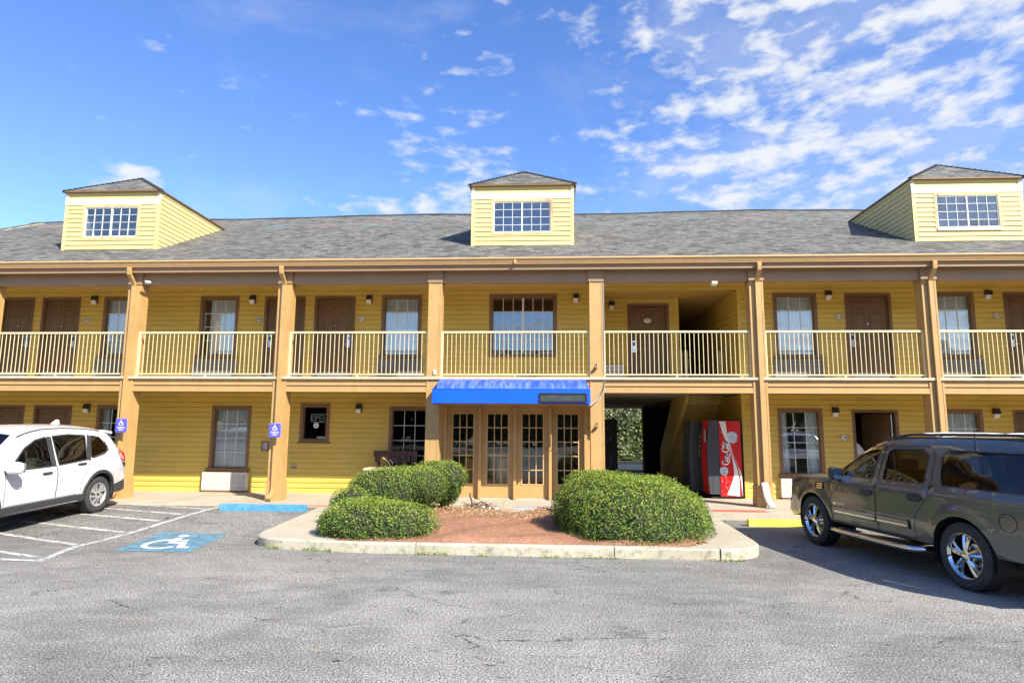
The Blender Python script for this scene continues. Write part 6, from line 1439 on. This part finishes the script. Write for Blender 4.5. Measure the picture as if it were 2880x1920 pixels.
    mb = MB(); mb.prism([(-.55, 1.20), (-.80, 1.24), (-.84, 1.36)], 'y', .60, .605); mb.build('paper_on_dash', MT['white'], root)
tah = dict(squash=.944, mo=.07, name='suv', paint=MT['cargrey'], wb=2.946, wr=.378, rim=.252, tw=.275, track=1.70, arch=.445, sill=.42, belt=1.16, round=.13, style='spoke', hs=1.08, hmat=MT['trim'],
    top=[(-3.98, .44), (-4.12, .46), (-4.15, .60), (-4.13, .70), (-4.04, .73), (-4.05, 1.0), (-4.02, 1.2), (-3.93, 1.62), (-3.86, 1.70), (-3.7, 1.74), (-3.2, 1.765), (-2.4, 1.775), (-1.8, 1.765), (-1.45, 1.735), (-1.22, 1.67), (-.85, 1.43), (-.55, 1.19), (-.30, 1.155), (.2, 1.12), (.58, 1.07), (.76, 1.0), (.84, .86), (.86, .72), (.95, .68), (.97, .58), (.95, .46), (.84, .36)],
    wz=[(.3, .90), (.45, .955), (.7, .985), (.95, .985), (1.08, .97), (1.16, .925), (1.3, .88), (1.55, .785), (1.68, .72), (1.78, .68)],
    wx=[(-4.15, .93), (-3.9, .965), (-3.4, .995), (-2.9, 1.0), (-1, 1.0), (-.3, .985), (.3, .96), (.7, .92), (.97, .86)],
    flare=[(0, .39, .43, .03), (-2.946, .39, .43, .03)], crease=[(1.02, 1.12, .012)],
    crown=[(-4.2, .03), (-3.6, .035), (-2, .03), (-1.2, .045), (-.4, .035), (.6, .03), (1, .06)], bow=.07,
    bands=[(-1.20, -.58, 1.20, 1.74, 'glass'), (-4.05, -3.9, 1.2, 1.64, 'glass'), (.80, 1.2, .36, .70, 'chrome'), (.70, .90, .70, 1.02, 'grille'), (-4.3, -4.0, .4, .70, 'chrome')],
    glass=[('f', [(-.60, 1.17), (-.66, 1.24), (-.98, 1.49), (-1.16, 1.585), (-1.42, 1.615), (-1.40, 1.165)]), ('r', [(-1.60, 1.165), (-1.58, 1.56), (-1.66, 1.605), (-2.18, 1.615), (-2.32, 1.54), (-2.36, 1.17)]), ('q', [(-2.62, 1.17), (-2.52, 1.55), (-2.60, 1.61), (-3.62, 1.605), (-3.74, 1.53), (-3.86, 1.17)])],
    doors=[('f', [(-.50, .45), (-.47, .9), (-.44, 1.12), (-.98, 1.52), (-1.2, 1.62), (-1.50, 1.645), (-1.51, .45)]), ('r', [(-1.515, .45), (-1.515, 1.645), (-2.28, 1.655), (-2.42, 1.56), (-2.47, 1.15), (-2.44, .98), (-2.36, .90), (-2.26, .78), (-2.20, .60), (-2.20, .45)])],
    handles={'f': (-1.32, .965), 'r': (-2.24, .985)}, gmat={'f': 'carglass', 'r': 'carglassdk', 'q': 'carglassdk'}, gl=.018, grad=.05, cabin=(-.62, -3.8), seats=[(-1.35, 1.25), (-2.25, 1.25), (-3.1, 1.2)], extra=tahoe_extra, bumper=MT['cargrey'])
TA = R(9.8)
vehicle(tah, 'dark pewter grey full size SUV with chrome wheels parked nose to the walkway', 'suv', (4.31+.84*math.cos(TA), 10.72+.84*math.sin(TA), 0), R(90)+TA)
t2 = dict(tah); t2['paint'] = MT['carsilver']; t2['name'] = 'suv'
vehicle(t2, 'silver grey SUV with a roof rack, only its roof seen behind the dark SUV', 'suv', (8.15, 11.2, 0), R(90)+TA*.9)

# ================================================================== PERSON IN THE DOORWAY
def skin(name, joints, bones, mat_, parent, root_i=0, sub=2):
    me = bpy.data.meshes.new(name); me.from_pydata([Vector(j[:3])-wl(parent) for j in joints], bones, []); me.materials.append(mat_)
    o = bpy.data.objects.new(name, me); C.objects.link(o); o.parent = parent
    o.modifiers.new('skin', 'SKIN'); 
    if not me.skin_vertices: bpy.context.view_layer.objects.active = o
    sv = me.skin_vertices[0].data if me.skin_vertices else None
    if sv:
        for i, j in enumerate(joints): sv[i].radius = (j[3], j[4] if len(j) > 4 else j[3]); sv[i].use_root = (i == root_i)
    s_ = o.modifiers.new('sub', 'SUBSURF'); s_.levels = sub; s_.render_levels = sub
    dg = bpy.context.evaluated_depsgraph_get(); m2 = bpy.data.meshes.new_from_object(o.evaluated_get(dg)); m2.polygons.foreach_set('use_smooth', [True]*len(m2.polygons)); o.modifiers.clear(); o.data = m2; m2.materials.clear(); m2.materials.append(mat_)
    WL[o.name] = wl(parent); return o
px_, py_, g0 = 7.80, 16.95, .16
pr = empty('person', (px_, py_, g0), 'person in a pale lavender shirt bending over inside the open ground floor doorway', 'person')
def J(x, y, z, r, r2=None): return (px_+x, py_+y, g0+z, r, r2 or r)
jt = [J(.10, 0, .92, .15, .13), J(.02, 0, 1.08, .14, .12), J(-.12, 0, 1.24, .17, .13), J(-.24, 0, 1.32, .14, .12), J(-.33, 0, 1.34, .06), J(-.42, 0, 1.33, .085, .09), J(-.50, 0, 1.30, .095, .085), J(-.55, 0, 1.25, .07),
      J(.10, .11, .84, .10), J(.08, .12, .46, .065), J(.12, .12, .08, .045), J(-.02, .13, .03, .04), J(.10, -.11, .84, .10), J(.04, -.12, .46, .065), J(.10, -.12, .08, .045), J(-.04, -.13, .03, .04),
      J(-.20, .19, 1.28, .065), J(-.30, .24, 1.02, .045), J(-.45, .20, .84, .034), J(-.51, .19, .78, .03), J(-.20, -.19, 1.28, .065), J(-.28, -.24, 1.02, .045), J(-.42, -.20, .82, .034), J(-.48, -.19, .76, .03)]
bn = [(0, 1), (1, 2), (2, 3), (3, 4), (4, 5), (5, 6), (6, 7), (0, 8), (8, 9), (9, 10), (10, 11), (0, 12), (12, 13), (13, 14), (14, 15), (2, 16), (16, 17), (17, 18), (18, 19), (2, 20), (20, 21), (21, 22), (22, 23)]
try:
    bdy = skin('body', jt, bn, MT['skin'], pr)
    sj = [J(.12, 0, .90, .175, .165), J(.02, 0, 1.09, .175, .155), J(-.12, 0, 1.25, .20, .16), J(-.25, 0, 1.33, .16, .13), J(-.20, .20, 1.28, .085), J(-.26, .235, 1.12, .075), J(-.20, -.20, 1.28, .085), J(-.25, -.235, 1.12, .075)]
    skin('shirt', sj, [(0, 1), (1, 2), (2, 3), (2, 4), (4, 5), (2, 6), (6, 7)], MT['shirt'], bdy)
    tj = [J(.11, 0, .92, .165, .15), J(.10, .11, .82, .115), J(.08, .12, .46, .082), J(.12, .12, .10, .07), J(.10, -.11, .82, .115), J(.04, -.12, .46, .082), J(.10, -.12, .10, .07)]
    skin('trousers', tj, [(0, 1), (1, 2), (2, 3), (0, 4), (4, 5), (5, 6)], MT['jeans'], bdy)
    hj = [J(-.40, 0, 1.40, .06), J(-.47, 0, 1.385, .075), J(-.50, 0, 1.36, .05)]; skin('hair', hj, [(0, 1), (1, 2)], MT['black'], bdy)
    for s in (.19, -.19):
        for k, (dx, dy) in enumerate(((-.05, -.025), (-.06, -.008), (-.06, .010), (-.05, .026))):
            pass
except Exception as ex:
    print('person failed', ex); raise

# ================================================================== WOODS BEHIND THE CAMERA (added out of view to cut low sky fill and for reflections)
P_, Tn = [], []
for i in range(46):
    a = R(-200+220*i/45); rr_ = random.uniform(38, 52); cx_, cy_ = rr_*math.cos(a)*1.15, -6+rr_*math.sin(a)
    if cy_ > 8: continue
    h = random.uniform(7, 12); w = random.uniform(3, 4.5); n = 900; d = rng.normal(0, 1, (n, 3)); d /= np.linalg.norm(d, axis=1)[:, None]; r = rng.random(n)**.3
    P_.append(np.array([cx_, cy_, h*.52])+d*r[:, None]*np.array([w, w, h*.52])+rng.normal(0, .3, (n, 3))); Tn.append(rng.random(n)*.8+.1)
leaf_mesh('added_woods', np.concatenate(P_), rng.normal(0, 1, (sum(len(p) for p in P_), 3)), np.concatenate(Tn), .9, 1.6, .8, MT['wood_leaf'], None, .5, kind='stuff')
MB().box(-70, 70, -56, -26, .004, .02).build('verge', MT['backland'], kind='structure')
